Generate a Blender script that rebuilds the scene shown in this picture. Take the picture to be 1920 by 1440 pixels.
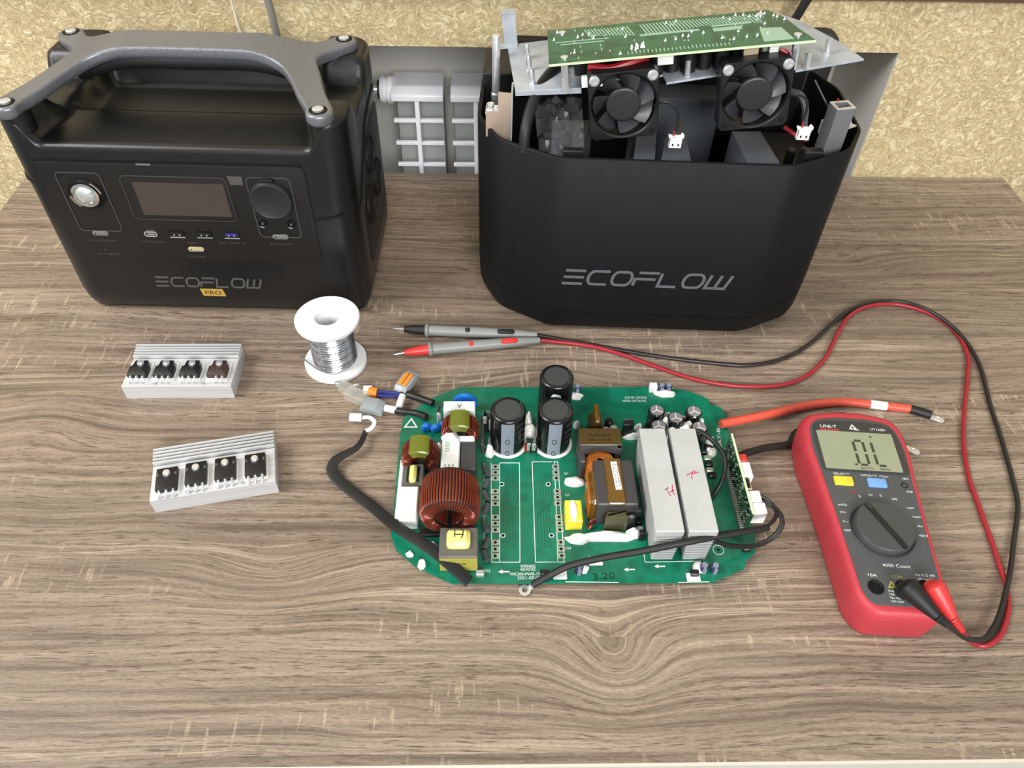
import bpy, math, random
from mathutils import Matrix, Vector, noise
from mathutils.geometry import delaunay_2d_cdt

for o in list(bpy.data.objects):
    bpy.data.objects.remove(o)
scene = bpy.context.scene
COL = scene.collection
PI = math.pi

# ---------------------------------------------------------------- camera
cam_data = bpy.data.cameras.new('camera')
cam_data.sensor_width = 36.0
cam_data.lens = 27.084
cam_data.clip_start = 0.01
cam = bpy.data.objects.new('camera', cam_data)
COL.objects.link(cam)
cam.matrix_world = Matrix((
    (0.99965, -0.00210, -0.02654, 0.0),
    (-0.01640, 0.73578, -0.67702, 0.0),
    (0.02095, 0.67721, 0.73549, 0.51),
    (0.0, 0.0, 0.0, 1.0)))
scene.camera = cam

# ---------------------------------------------------------------- light
scene.view_settings.view_transform = 'Standard'
scene.view_settings.look = 'None'
scene.view_settings.gamma = 1.0
scene.view_settings.use_curve_mapping = False
scene.view_settings.exposure = -0.13
world = bpy.data.worlds.new('room_light')
scene.world = world
world.use_nodes = True
world.node_tree.nodes['Background'].inputs[0].default_value = (0.93, 0.97, 1.0, 1)
world.node_tree.nodes['Background'].inputs[1].default_value = 0.55

def area_light(name, loc, target, size, power, color):
    l = bpy.data.lights.new(name, 'AREA')
    l.shape = 'RECTANGLE'
    l.size, l.size_y = size
    l.energy = power
    l.color = color
    o = bpy.data.objects.new(name, l)
    COL.objects.link(o)
    o.location = loc
    d = Vector(target) - Vector(loc)
    o.rotation_euler = d.to_track_quat('-Z', 'Y').to_euler()
    return o
area_light('ceiling_lamp_light', (-1.9, -0.1, 2.0), (0.0, 0.45, 0.0), (1.2, 1.2), 80, (1.0, 0.98, 0.955))
area_light('ceiling_lamp_light_rear', (0.5, -2.5, 1.75), (0.1, 0.6, 0.05), (1.8, 1.1), 140, (1.0, 0.985, 0.96))

# ---------------------------------------------------------------- helpers
def S(r, g, b):
    def c(v):
        v /= 255.0
        return v / 12.92 if v <= 0.04045 else ((v + 0.055) / 1.055) ** 2.4
    return (c(r), c(g), c(b), 1.0)

MATS = {}
def mat(name, col, rough=0.5, metal=0.0, spec=0.5, var=0.06, vscale=60.0, bump=0.0, bscale=900.0, alpha=1.0, trans=0.0, coat=0.0):
    """principled material with a little procedural unevenness in tone and gloss"""
    m = bpy.data.materials.new(name)
    m.use_nodes = True
    nt = m.node_tree
    p = nt.nodes['Principled BSDF']
    p.inputs['Base Color'].default_value = col
    p.inputs['Roughness'].default_value = rough
    p.inputs['Metallic'].default_value = metal
    p.inputs['Specular IOR Level'].default_value = spec
    p.inputs['Alpha'].default_value = alpha
    p.inputs['Transmission Weight'].default_value = trans
    p.inputs['Coat Weight'].default_value = coat
    tc = nt.nodes.new('ShaderNodeTexCoord')
    n = nt.nodes.new('ShaderNodeTexNoise')
    n.inputs['Scale'].default_value = vscale
    n.inputs['Detail'].default_value = 4
    nt.links.new(tc.outputs['Object'], n.inputs['Vector'])
    r = nt.nodes.new('ShaderNodeMapRange')
    r.inputs['To Min'].default_value = 1 - var
    r.inputs['To Max'].default_value = 1 + var
    nt.links.new(n.outputs['Fac'], r.inputs['Value'])
    mx = nt.nodes.new('ShaderNodeVectorMath')
    mx.operation = 'SCALE'
    mx.inputs[0].default_value = col[:3]
    nt.links.new(r.outputs['Result'], mx.inputs['Scale'])
    nt.links.new(mx.outputs['Vector'], p.inputs['Base Color'])
    r2 = nt.nodes.new('ShaderNodeMapRange')
    r2.inputs['To Min'].default_value = max(0.02, rough - var)
    r2.inputs['To Max'].default_value = min(1.0, rough + var)
    nt.links.new(n.outputs['Fac'], r2.inputs['Value'])
    nt.links.new(r2.outputs['Result'], p.inputs['Roughness'])
    if bump > 0:
        n2 = nt.nodes.new('ShaderNodeTexNoise')
        n2.inputs['Scale'].default_value = bscale
        nt.links.new(tc.outputs['Object'], n2.inputs['Vector'])
        b = nt.nodes.new('ShaderNodeBump')
        b.inputs['Strength'].default_value = bump
        b.inputs['Distance'].default_value = 0.0005
        nt.links.new(n2.outputs['Fac'], b.inputs['Height'])
        nt.links.new(b.outputs['Normal'], p.inputs['Normal'])
    MATS[name] = m
    return m

def rrect(w, h, r, seg=4, cx=0.0, cy=0.0):
    pts = []
    r = min(r, w / 2 - 1e-6, h / 2 - 1e-6)
    for sx, sy, a0 in ((1, 1, 0), (-1, 1, 90), (-1, -1, 180), (1, -1, 270)):
        for k in range(seg + 1):
            a = math.radians(a0 + 90.0 * k / seg)
            pts.append((cx + sx * (w / 2 - r) + r * math.cos(a), cy + sy * (h / 2 - r) + r * math.sin(a)))
    return pts

def circle(r, n=24, cx=0.0, cy=0.0):
    return [(cx + r * math.cos(2 * PI * k / n), cy + r * math.sin(2 * PI * k / n)) for k in range(n)]

def fillet(pts, r, seg=5):
    """round the corners of a polygon; r may be a number or a list"""
    out = []
    n = len(pts)
    for i in range(n):
        p0, p1, p2 = Vector(pts[i - 1]), Vector(pts[i]), Vector(pts[(i + 1) % n])
        rr = r[i] if isinstance(r, (list, tuple)) else r
        a, b = (p0 - p1), (p2 - p1)
        la, lb = a.length, b.length
        a.normalize(); b.normalize()
        ang = a.angle(b)
        if rr <= 0 or ang > PI - 0.02:
            out.append(tuple(p1)); continue
        d = min(rr / math.tan(ang / 2), la * 0.49, lb * 0.49)
        for k in range(seg + 1):
            t = k / seg
            q = (p1 + a * d) * (1 - t) ** 2 + p1 * 2 * t * (1 - t) + (p1 + b * d) * t ** 2
            out.append(tuple(q))
    return out

def ccw(pts):
    s = sum(pts[i - 1][0] * pts[i][1] - pts[i][0] * pts[i - 1][1] for i in range(len(pts)))
    return list(pts) if s > 0 else list(reversed(pts))

def inset(pts, d):
    if d == 0:
        return list(pts)
    n = len(pts)
    out = []
    for i in range(n):
        p0, p1, p2 = Vector(pts[i - 1]), Vector(pts[i]), Vector(pts[(i + 1) % n])
        e1, e2 = (p1 - p0), (p2 - p1)
        if e1.length < 1e-9: e1 = e2
        if e2.length < 1e-9: e2 = e1
        e1.normalize(); e2.normalize()
        n1, n2 = Vector((-e1.y, e1.x)), Vector((-e2.y, e2.x))
        m = n1 + n2
        if m.length < 1e-6: m = n1
        m.normalize()
        c = max(0.35, m.dot(n1))
        out.append(tuple(p1 + m * (d / c)))
    return out

def smooth_path(pts, sub=6):
    P = [Vector(p) for p in pts]
    if len(P) < 3:
        return P
    out = []
    for i in range(len(P) - 1):
        p0 = P[i - 1] if i > 0 else P[0] * 2 - P[1]
        p1, p2 = P[i], P[i + 1]
        p3 = P[i + 2] if i + 2 < len(P) else P[-1] * 2 - P[-2]
        for k in range(sub):
            t = k / sub
            out.append(0.5 * ((2 * p1) + (p2 - p0) * t + (2 * p0 - 5 * p1 + 4 * p2 - p3) * t * t + (3 * p1 - p0 - 3 * p2 + p3) * t ** 3))
    out.append(P[-1])
    return out

def smooth_closed(pts, sub=6):
    P = [Vector(p) for p in pts]
    n = len(P)
    out = []
    for i in range(n):
        p0, p1, p2, p3 = P[i - 1], P[i], P[(i + 1) % n], P[(i + 2) % n]
        for k in range(sub):
            t = k / sub
            out.append(tuple(0.5 * ((2 * p1) + (p2 - p0) * t + (2 * p0 - 5 * p1 + 4 * p2 - p3) * t * t + (3 * p1 - p0 - 3 * p2 + p3) * t ** 3)))
    return out

FRONT = Matrix.Rotation(PI / 2, 4, 'X')        # draws (u, v, height) on a face that looks towards -y
def at(x=0, y=0, z=0, rz=0.0, rx=0.0, ry=0.0):
    return Matrix.Translation((x, y, z)) @ Matrix.Rotation(rz, 4, 'Z') @ Matrix.Rotation(ry, 4, 'Y') @ Matrix.Rotation(rx, 4, 'X')

FONT_CACHE = {}
def glyphs(s):
    if s not in FONT_CACHE:
        cu = bpy.data.curves.new('lettering_curve', 'FONT')
        cu.body = s
        cu.size = 1.0
        cu.resolution_u = 2
        cu.align_x = 'CENTER'
        cu.align_y = 'CENTER'
        ob = bpy.data.objects.new('lettering_tmp', cu)
        COL.objects.link(ob)
        dg = bpy.context.evaluated_depsgraph_get()
        me = bpy.data.meshes.new_from_object(ob.evaluated_get(dg))
        v = [tuple(x.co) for x in me.vertices]
        f = [tuple(p.vertices) for p in me.polygons]
        bpy.data.objects.remove(ob)
        bpy.data.curves.remove(cu)
        bpy.data.meshes.remove(me)
        FONT_CACHE[s] = (v, f)
    return FONT_CACHE[s]

class MB:
    def __init__(self, M=None):
        self.v, self.f = [], []
        self.M = M or Matrix.Identity(4)
    def add(self, verts, faces):
        b = len(self.v)
        M = self.M
        self.v += [tuple(M @ Vector(p)) for p in verts]
        self.f += [tuple(b + i for i in f) for f in faces]
        return self
    def rings(self, rings, cap0=True, cap1=True, closed=True):
        n = len(rings[0])
        verts = [p for r in rings for p in r]
        faces = []
        for k in range(len(rings) - 1):
            for i in range(n if closed else n - 1):
                j = (i + 1) % n
                faces.append((k * n + i, k * n + j, (k + 1) * n + j, (k + 1) * n + i))
        if cap0: faces.append(tuple(reversed(range(n))))
        if cap1: faces.append(tuple(range((len(rings) - 1) * n, len(rings) * n)))
        return self.add(verts, faces)
    def slab(self, outline, z0, z1, rt=0.0, rb=0.0, seg=2):
        o = ccw(outline)
        R = []
        if rb > 0:
            for k in range(seg + 1):
                a = PI / 2 * k / seg
                R.append([(p[0], p[1], z0 + rb * (1 - math.sin(a)) if False else z0 + rb * (1 - math.cos(a))) for p in inset(o, rb * (1 - math.sin(a)))])
        else:
            R.append([(p[0], p[1], z0) for p in o])
        if rt > 0:
            for k in range(seg + 1):
                a = PI / 2 * k / seg
                R.append([(p[0], p[1], z1 - rt * (1 - math.sin(a))) for p in inset(o, rt * (1 - math.cos(a)))])
        else:
            R.append([(p[0], p[1], z1) for p in o])
        return self.rings(R)
    def box(self, x0, x1, y0, y1, z0, z1, r=0.0, rt=None):
        w, h = x1 - x0, y1 - y0
        if r > 0:
            o = rrect(w, h, r, 2, (x0 + x1) / 2, (y0 + y1) / 2)
        else:
            o = [(x0, y0), (x1, y0), (x1, y1), (x0, y1)]
        return self.slab(o, z0, z1, rt if rt is not None else r, 0.0, 1 if r else 1)
    def lathe(self, prof, n=24, cx=0.0, cy=0.0):
        R = [[(cx + r * math.cos(2 * PI * k / n), cy + r * math.sin(2 * PI * k / n), z) for k in range(n)] for r, z in prof]
        return self.rings(R)
    def cyl(self, cx, cy, z0, z1, r, n=20, bev=0.0):
        if bev > 0:
            return self.lathe([(r, z0), (r, z1 - bev), (r - bev * 0.3, z1 - bev * 0.3), (r - bev, z1)], n, cx, cy)
        return self.lathe([(r, z0), (r, z1)], n, cx, cy)
    def tube(self, path, r, n=8, sub=0, closed=False):
        P = smooth_path(path, sub) if sub else [Vector(p) for p in path]
        sec = [(math.cos(2 * PI * k / n), math.sin(2 * PI * k / n)) for k in range(n)]
        return self.sweep(P, sec, r, closed)
    def sweep(self, P, sec, r=1.0, closed=False, up=None):
        P = [Vector(p) for p in P]
        N = len(P)
        R = []
        nrm = None
        for i in range(N):
            if closed:
                t = P[(i + 1) % N] - P[i - 1]
            else:
                t = P[min(i + 1, N - 1)] - P[max(i - 1, 0)]
            t.normalize()
            if up is not None:
                nrm = Vector(up) - t * t.dot(Vector(up))
            elif nrm is None:
                nrm = Vector((0, 0, 1)) if abs(t.z) < 0.9 else Vector((1, 0, 0))
                nrm = nrm - t * t.dot(nrm)
            else:
                nrm = nrm - t * t.dot(nrm)
            nrm.normalize()
            bn = t.cross(nrm)
            rr = r[i] if isinstance(r, (list, tuple)) else r
            R.append([tuple(P[i] + bn * (a * rr) + nrm * (b * rr)) for a, b in sec])
        if closed:
            R.append(R[0])
            return self.rings(R, False, False)
        return self.rings(R)
    def stroke(self, pts, w, z0=0.0, z1=0.0002, closed=False):
        P = [Vector(p[:2]) for p in pts]
        n = len(P)
        L, Rr = [], []
        for i in range(n):
            if closed:
                e1, e2 = P[i] - P[i - 1], P[(i + 1) % n] - P[i]
            else:
                e1 = P[i] - P[i - 1] if i > 0 else P[1] - P[0]
                e2 = P[i + 1] - P[i] if i < n - 1 else e1
            e1 = e1.normalized(); e2 = e2.normalized()
            n1, n2 = Vector((-e1.y, e1.x)), Vector((-e2.y, e2.x))
            m = (n1 + n2)
            m = m.normalized() if m.length > 1e-6 else n1
            c = max(0.4, m.dot(n1))
            L.append(P[i] + m * (w / 2 / c)); Rr.append(P[i] - m * (w / 2 / c))
        rings = [[(L[i].x, L[i].y, z0), (L[i].x, L[i].y, z1), (Rr[i].x, Rr[i].y, z1), (Rr[i].x, Rr[i].y, z0)] for i in range(n)]
        if closed:
            rings.append(rings[0])
            return self.rings(rings, False, False)
        return self.rings(rings)
    def blob(self, c, r, seed=0, amp=0.25, n=14, m=8, flat=True):
        verts, faces = [], []
        for i in range(m + 1):
            th = PI * i / m
            for k in range(n):
                ph = 2 * PI * k / n
                d = Vector((math.sin(th) * math.cos(ph), math.sin(th) * math.sin(ph), math.cos(th)))
                s = 1 + amp * noise.noise(d * 1.6 + Vector((seed * 3.1, seed, -seed)))
                z = d.z * r[2] * s
                if flat and z < 0: z = 0.0
                verts.append((c[0] + d.x * r[0] * s, c[1] + d.y * r[1] * s, c[2] + z))
        for i in range(m):
            for k in range(n):
                j = (k + 1) % n
                faces.append((i * n + k, (i + 1) * n + k, (i + 1) * n + j, i * n + j))
        return self.add(verts, faces)
    def text(self, s, size, x=0.0, y=0.0, z=0.0, rot=0.0, width=None, shear=0.0):
        v, f = glyphs(s)
        if not v:
            return self
        xs = [p[0] for p in v]
        sx = size if width is None else width / max(1e-6, max(xs) - min(xs))
        ca, sa = math.cos(rot), math.sin(rot)
        out = []
        for p in v:
            a, b = p[0] * sx + p[1] * size * shear, p[1] * size
            out.append((x + a * ca - b * sa, y + a * sa + b * ca, z))
        return self.add(out, f)

POS = {}
def thing(name, label, cat, loc=(0, 0, 0), rot=(0, 0, 0), group=None, world=False):
    o = bpy.data.objects.new(name, None)
    o.empty_display_size = 0.02
    COL.objects.link(o)
    o.location = loc
    o.rotation_euler = rot
    o['label'] = label
    o['category'] = cat
    if group: o['group'] = group
    POS[o] = Vector(loc) if world else Vector((0, 0, 0))
    return o

def link_mesh(name, mb, m, angle=38):
    me = bpy.data.meshes.new(name)
    xs = [p[0] for p in mb.v]; ys = [p[1] for p in mb.v]; zs = [p[2] for p in mb.v]
    c = Vector(((min(xs) + max(xs)) / 2, (min(ys) + max(ys)) / 2, min(zs)))
    me.from_pydata([(p[0] - c.x, p[1] - c.y, p[2] - c.z) for p in mb.v], [], mb.f)
    me.validate()
    me.update()
    for p in me.polygons:
        p.use_smooth = True
    me.set_sharp_from_angle(angle=math.radians(angle))
    me.materials.append(MATS[m] if isinstance(m, str) else m)
    o = bpy.data.objects.new(name, me)
    COL.objects.link(o)
    return o, c

def part(name, mb, m, parent, label=None, kind=None, angle=38):
    o, c = link_mesh(name, mb, m, angle)
    o.parent = parent
    o.location = c - POS[parent]
    POS[o] = c
    if label: o['label'] = label
    if kind: o['kind'] = kind
    return o

def solo(name, mb, m, label=None, cat=None, kind=None, group=None, angle=38):
    o, c = link_mesh(name, mb, m, angle)
    o.location = c
    POS[o] = c
    if label: o['label'] = label
    if cat: o['category'] = cat
    if kind: o['kind'] = kind
    if group: o['group'] = group
    return o

def cdt_cap(outline, zf, step):
    """triangles filling an outline with an inner grid, lifted by zf"""
    o = ccw(outline)
    n = len(o)
    xs = [p[0] for p in o]; ys = [p[1] for p in o]
    pts = [Vector(p) for p in o]
    y = min(ys) + step / 2
    while y < max(ys):
        x = min(xs) + step / 2
        while x < max(xs):
            ins = False
            for i in range(n):
                a, b = o[i - 1], o[i]
                if (a[1] > y) != (b[1] > y) and x < (b[0] - a[0]) * (y - a[1]) / (b[1] - a[1]) + a[0]:
                    ins = not ins
            if ins and min((p[0] - x) ** 2 + (p[1] - y) ** 2 for p in o) > (step * 0.45) ** 2:
                pts.append(Vector((x, y)))
            x += step
        y += step
    r = delaunay_2d_cdt(pts, [(i, (i + 1) % n) for i in range(n)], [list(range(n))], 1, 1e-7)
    return [(p.x, p.y, zf(p.x, p.y)) for p in r[0]], [tuple(f) for f in r[2]]

def sstep(a, b, x):
    t = max(0.0, min(1.0, (x - a) / (b - a)))
    return t * t * (3 - 2 * t)

# ---------------------------------------------------------------- materials
class NT:
    def __init__(self, name):
        self.m = bpy.data.materials.new(name)
        self.m.use_nodes = True
        self.t = self.m.node_tree
        self.p = self.t.nodes['Principled BSDF']
        MATS[name] = self.m
    def n(self, kind, ins=None, **kw):
        nd = self.t.nodes.new('ShaderNode' + kind)
        for k, v in kw.items():
            setattr(nd, k, v)
        for k, v in (ins or {}).items():
            if hasattr(v, 'is_linked') or hasattr(v, 'links'):
                self.t.links.new(v, nd.inputs[k])
            else:
                nd.inputs[k].default_value = v
        return nd
    def link(self, a, b):
        self.t.links.new(a, b)
    def noise(self, vec, scale, detail=4, rough=0.55, dist=0.0):
        return self.n('TexNoise', {'Vector': vec, 'Scale': scale, 'Detail': detail, 'Roughness': rough, 'Distortion': dist}).outputs['Fac']
    def mapv(self, vec, s, rot=(0, 0, 0), loc=(0, 0, 0)):
        return self.n('Mapping', {'Vector': vec, 'Scale': s, 'Rotation': rot, 'Location': loc}).outputs['Vector']
    def ramp(self, fac, stops):
        nd = self.n('ValToRGB', {'Fac': fac})
        el = nd.color_ramp.elements
        while len(el) < len(stops):
            el.new(0.5)
        for e, (p, c) in zip(el, stops):
            e.position = p
            e.color = c if isinstance(c, tuple) else (c, c, c, 1)
        return nd.outputs['Color']
    def mix(self, fac, a, b, mode='MIX'):
        nd = self.n('MixRGB', blend_type=mode)
        for k, v in ((0, fac), (1, a), (2, b)):
            if hasattr(v, 'links'):
                self.t.links.new(v, nd.inputs[k])
            else:
                nd.inputs[k].default_value = v
        return nd.outputs[0]
    def math(self, op, a, b=0.0):
        nd = self.n('Math', operation=op)
        for k, v in ((0, a), (1, b)):
            if hasattr(v, 'links'):
                self.t.links.new(v, nd.inputs[k])
            else:
                nd.inputs[k].default_value = v
        return nd.outputs[0]

def wood_laminate():
    w = NT('oak_laminate')
    tc = w.n('TexCoord').outputs['Object']
    # printed boards, each with its own stretch of grain
    sep = w.n('SeparateXYZ', {0: tc})
    pid = w.math('FLOOR', w.math('DIVIDE', w.math('ADD', sep.outputs['Y'], 0.2492), 0.0755))
    shift = w.n('CombineXYZ', {0: w.math('MULTIPLY', pid, 1.713), 1: w.math('MULTIPLY', pid, 0.377), 2: w.math('MULTIPLY', pid, 2.1)}).outputs[0]
    q = w.n('VectorMath', {0: tc, 1: shift}, operation='ADD').outputs[0]
    def warp(vec, s, amt, detail=2.0):
        c = w.n('TexNoise', {'Vector': w.mapv(q, s), 'Scale': 1.0, 'Detail': detail}).outputs['Color']
        d = w.n('VectorMath', {0: c, 1: (0.5, 0.5, 0.5)}, operation='SUBTRACT').outputs[0]
        d = w.n('VectorMath', {0: d, 1: (0.0, amt, 0.0)}, operation='MULTIPLY').outputs[0]
        return w.n('VectorMath', {0: vec, 1: d}, operation='ADD').outputs[0]
    # a few figures where the grain dips towards a knot
    def dip(vec, x0, y0, sx, sy, amt):
        gx = w.math('DIVIDE', w.math('SUBTRACT', sep.outputs['X'], x0), sx)
        gy = w.math('DIVIDE', w.math('SUBTRACT', sep.outputs['Y'], y0), sy)
        e = w.math('POWER', 2.718, w.math('MULTIPLY', w.math('ADD', w.math('MULTIPLY', gx, gx), w.math('MULTIPLY', gy, gy)), -1.0))
        o = w.n('CombineXYZ', {0: 0.0, 1: w.math('MULTIPLY', e, amt), 2: 0.0}).outputs[0]
        return w.n('VectorMath', {0: vec, 1: o}, operation='ADD').outputs[0]
    v = warp(q, (2.2, 7.0, 1.0), 0.050)
    for x0, y0, sx, sy, amt in ((0.043, -0.268, 0.030, 0.030, 0.027), (-0.20, -0.205, 0.050, 0.025, 0.018), (0.010, 0.000, 0.05, 0.02, -0.016), (0.33, 0.16, 0.06, 0.03, 0.016), (-0.42, -0.06, 0.05, 0.03, -0.018)):
        v = dip(v, x0, y0, sx, sy, amt)
    v = warp(v, (16.0, 30.0, 1.0), 0.0045)
    broad = w.noise(w.mapv(v, (1.6, 13.0, 1.0)), 1.0, 3, 0.55)
    streak = w.noise(w.mapv(v, (5.0, 210.0, 1.0)), 1.0, 4, 0.6)
    pores = w.noise(w.mapv(v, (62.0, 640.0, 1.0)), 1.0, 2, 0.55)
    pores2 = w.noise(w.mapv(v, (30.0, 330.0, 1.0), loc=(4, 2, 0)), 1.0, 2, 0.5)
    grit = w.noise(w.mapv(tc, (260.0, 900.0, 1.0)), 1.0, 2, 0.6)
    tone = w.n('TexWhiteNoise', {'W': pid}, noise_dimensions='1D').outputs['Value']
    c = w.ramp(broad, [(0.30, S(112, 99, 85)), (0.50, S(132, 117, 101)), (0.70, S(148, 133, 116))])
    c = w.mix(w.math('MULTIPLY', tone, 0.30), c, S(142, 120, 106))
    c = w.mix(0.80, c, w.ramp(streak, [(0.32, 0.24), (0.50, 0.50), (0.68, 0.76)]), 'OVERLAY')
    c = w.mix(0.45, c, w.ramp(grit, [(0.30, 0.30), (0.50, 0.50), (0.70, 0.70)]), 'OVERLAY')
    # dark dashes of open pores, gathered in drifts
    drift = w.ramp(w.noise(w.mapv(v, (3.0, 26.0, 1.0), loc=(1, 7, 0)), 1.0, 2, 0.5), [(0.34, 0.40), (0.58, 1.0)])
    pm = w.ramp(pores, [(0.565, 0.0), (0.66, 1.0)])
    c = w.mix(w.math('MULTIPLY', w.math('MULTIPLY', pm, drift), 0.92), c, S(88, 71, 58))
    pm2 = w.ramp(pores2, [(0.62, 0.0), (0.70, 1.0)])
    c = w.mix(w.math('MULTIPLY', pm2, 0.50), c, S(86, 69, 57))
    # pale hairlines along the grain
    hair = w.noise(w.mapv(v, (4.0, 230.0, 1.0), loc=(9, 3, 0)), 1.0, 2, 0.5)
    hm = w.ramp(w.math('ABSOLUTE', w.math('SUBTRACT', hair, 0.5)), [(0.0, 1.0), (0.034, 0.0)])
    hz = w.ramp(w.noise(w.mapv(v, (2.2, 16.0, 1.0), loc=(2, 5, 0)), 1.0, 2, 0.5), [(0.46, 0.0), (0.62, 1.0)])
    c = w.mix(w.math('MULTIPLY', w.math('MULTIPLY', hm, hz), 0.62), c, S(198, 178, 154))
    # short pale saw-like ticks that cross the grain in patches
    patch = w.noise(w.mapv(q, (3.6, 15.0, 1.0), loc=(5.2, 1.3, 0)), 1.0, 2, 0.5)
    pmask = w.ramp(patch, [(0.55, 0.0), (0.63, 1.0)])
    tick = w.noise(w.mapv(q, (300.0, 34.0, 1.0), rot=(0, 0, 0.10)), 1.0, 1, 0.5)
    tmask = w.ramp(tick, [(0.62, 0.0), (0.67, 1.0)])
    brk = w.ramp(grit, [(0.40, 0.3), (0.55, 1.0)])
    tm = w.math('MULTIPLY', w.math('MULTIPLY', w.math('MULTIPLY', pmask, tmask), brk), 0.52)
    c = w.mix(tm, c, S(200, 180, 154))
    w.link(c, w.p.inputs['Base Color'])
    w.link(w.ramp(streak, [(0.3, 0.40), (0.7, 0.52)]), w.p.inputs['Roughness'])
    w.p.inputs['Specular IOR Level'].default_value = 0.5
    h = w.math('SUBTRACT', w.math('MULTIPLY', streak, 0.6), w.math('MULTIPLY', pm, 0.8))
    b = w.n('Bump', {'Strength': 0.30, 'Distance': 0.0004, 'Height': h})
    w.link(b.outputs['Normal'], w.p.inputs['Normal'])

def wallpaper():
    w = NT('embossed_wallpaper')
    tc = w.n('TexCoord').outputs['Object']
    wv = w.n('TexNoise', {'Vector': tc, 'Scale': 34.0, 'Detail': 3.0}).outputs['Color']
    wv2 = w.n('VectorMath', {0: wv, 1: (0.5, 0.5, 0.5)}, operation='SUBTRACT').outputs[0]
    wv3 = w.n('VectorMath', {0: wv2, 1: (0.06, 0.06, 0.06)}, operation='MULTIPLY').outputs[0]
    v = w.n('VectorMath', {0: tc, 1: wv3}, operation='ADD').outputs[0]
    a = w.noise(w.mapv(v, (1.0, 1.0, 1.3)), 150.0, 4, 0.65)
    ridge = w.math('ABSOLUTE', w.math('SUBTRACT', a, 0.5))
    b = w.noise(v, 260.0, 4, 0.65)
    big = w.noise(tc, 9.0, 3, 0.5)
    c = w.ramp(a, [(0.34, S(170, 150, 110)), (0.48, S(194, 176, 134)), (0.56, S(204, 188, 147)), (0.70, S(228, 216, 182))])
    line = w.ramp(ridge, [(0.0, 1.0), (0.028, 0.0)])
    c = w.mix(w.math('MULTIPLY', line, 0.42), c, S(146, 122, 80))
    c = w.mix(0.45, c, w.ramp(b, [(0.30, 0.25), (0.5, 0.50), (0.70, 0.78)]), 'OVERLAY')
    c = w.mix(0.35, c, w.ramp(big, [(0.35, 0.40), (0.65, 0.60)]), 'OVERLAY')
    w.link(c, w.p.inputs['Base Color'])
    w.p.inputs['Roughness'].default_value = 0.62
    h = w.math('ADD', a, w.math('MULTIPLY', b, 0.5))
    bp = w.n('Bump', {'Strength': 0.75, 'Distance': 0.0022, 'Height': h})
    w.link(bp.outputs['Normal'], w.p.inputs['Normal'])

def solder_mask(name, c0, c1, rough=0.32):
    """green lacquer with faint copper pours under it"""
    w = NT(name)
    tc = w.n('TexCoord').outputs['Object']
    vo = w.n('TexVoronoi', {'Vector': w.mapv(tc, (1, 1, 1), rot=(0, 0, 0.0)), 'Scale': 55.0}, distance='CHEBYCHEV')
    nz = w.noise(tc, 180.0, 3)
    k = w.math('ADD', w.math('MULTIPLY', vo.outputs['Distance'], 0.9), w.math('MULTIPLY', nz, 0.35))
    c = w.ramp(k, [(0.25, c0), (0.50, c1), (0.72, c0)])
    w.link(c, w.p.inputs['Base Color'])
    w.p.inputs['Roughness'].default_value = rough
    w.p.inputs['Specular IOR Level'].default_value = 0.5

def brushed_metal(name, c0, c1, scale, rough=0.36, metal=0.9):
    w = NT(name)
    tc = w.n('TexCoord').outputs['Object']
    s = w.noise(w.mapv(tc, scale), 1.0, 4, 0.6)
    w.link(w.ramp(s, [(0.35, c0), (0.65, c1)]), w.p.inputs['Base Color'])
    w.p.inputs['Metallic'].default_value = metal
    w.link(w.ramp(s, [(0.3, rough - 0.08), (0.7, rough + 0.10)]), w.p.inputs['Roughness'])

wood_laminate()
wallpaper()
solder_mask('board_green', S(8, 100, 74), S(12, 116, 88))
solder_mask('board_green_dark', S(12, 70, 46), S(28, 94, 62), 0.25)
solder_mask('card_green', S(16, 52, 34), S(40, 84, 52), 0.3)
brushed_metal('aluminium', S(188, 190, 192), S(206, 207, 208), (12, 700, 700), 0.42, 0.22)
brushed_metal('aluminium_plain', S(184, 187, 186), S(192, 194, 193), (60, 60, 60), 0.45, 0.2)
brushed_metal('sheet_steel', S(158, 165, 173), S(174, 180, 187), (60, 60, 60), 0.4, 0.25)
brushed_metal('bright_metal', S(220, 222, 225), S(228, 230, 232), (60, 60, 60), 0.24, 0.75)
brushed_metal('handle_metal', S(112, 114, 119), S(122, 124, 129), (400, 400, 400), 0.36, 0.45)
brushed_metal('solder_wire_metal', S(182, 184, 187), S(204, 206, 208), (200, 200, 200), 0.22, 0.9)
mat('edge_band', S(196, 192, 180), 0.5)
mat('dark_floor', S(74, 66, 58), 0.6)
mat('niche_paint', S(190, 188, 182), 0.7, var=0.04, vscale=20, bump=0.1, bscale=300)
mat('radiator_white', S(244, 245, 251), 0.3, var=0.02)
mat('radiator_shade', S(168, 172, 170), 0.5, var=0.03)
mat('sill_brown', S(84, 60, 44), 0.5)
mat('cord_grey', S(126, 122, 118), 0.5)
mat('seam_highlight', S(222, 214, 196), 0.5)
mat('black_cord', S(27, 27, 28), 0.45)
mat('black_plastic', S(17, 18, 19), 0.34, spec=0.5, bump=0.06, bscale=2500)
mat('black_case', S(13, 14, 15), 0.58, spec=0.22, bump=0.05, bscale=2500)
mat('panel_black', S(22, 21, 20), 0.5, spec=0.35)
mat('deep_black', S(6, 6, 7), 0.6, spec=0.3)
mat('rubber_black', S(20, 20, 21), 0.55)
mat('channel_metal', S(124, 126, 128), 0.4, metal=0.4)
mat('cap_dark', S(26, 29, 30), 0.5)
mat('fan_hub', S(34, 34, 38), 0.4)
mat('fan_blade', S(48, 49, 53), 0.4)
mat('dark_grey', S(58, 59, 61), 0.5)
mat('mid_grey', S(92, 94, 98), 0.5)
mat('print_grey', S(76, 76, 76), 0.5)
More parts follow.
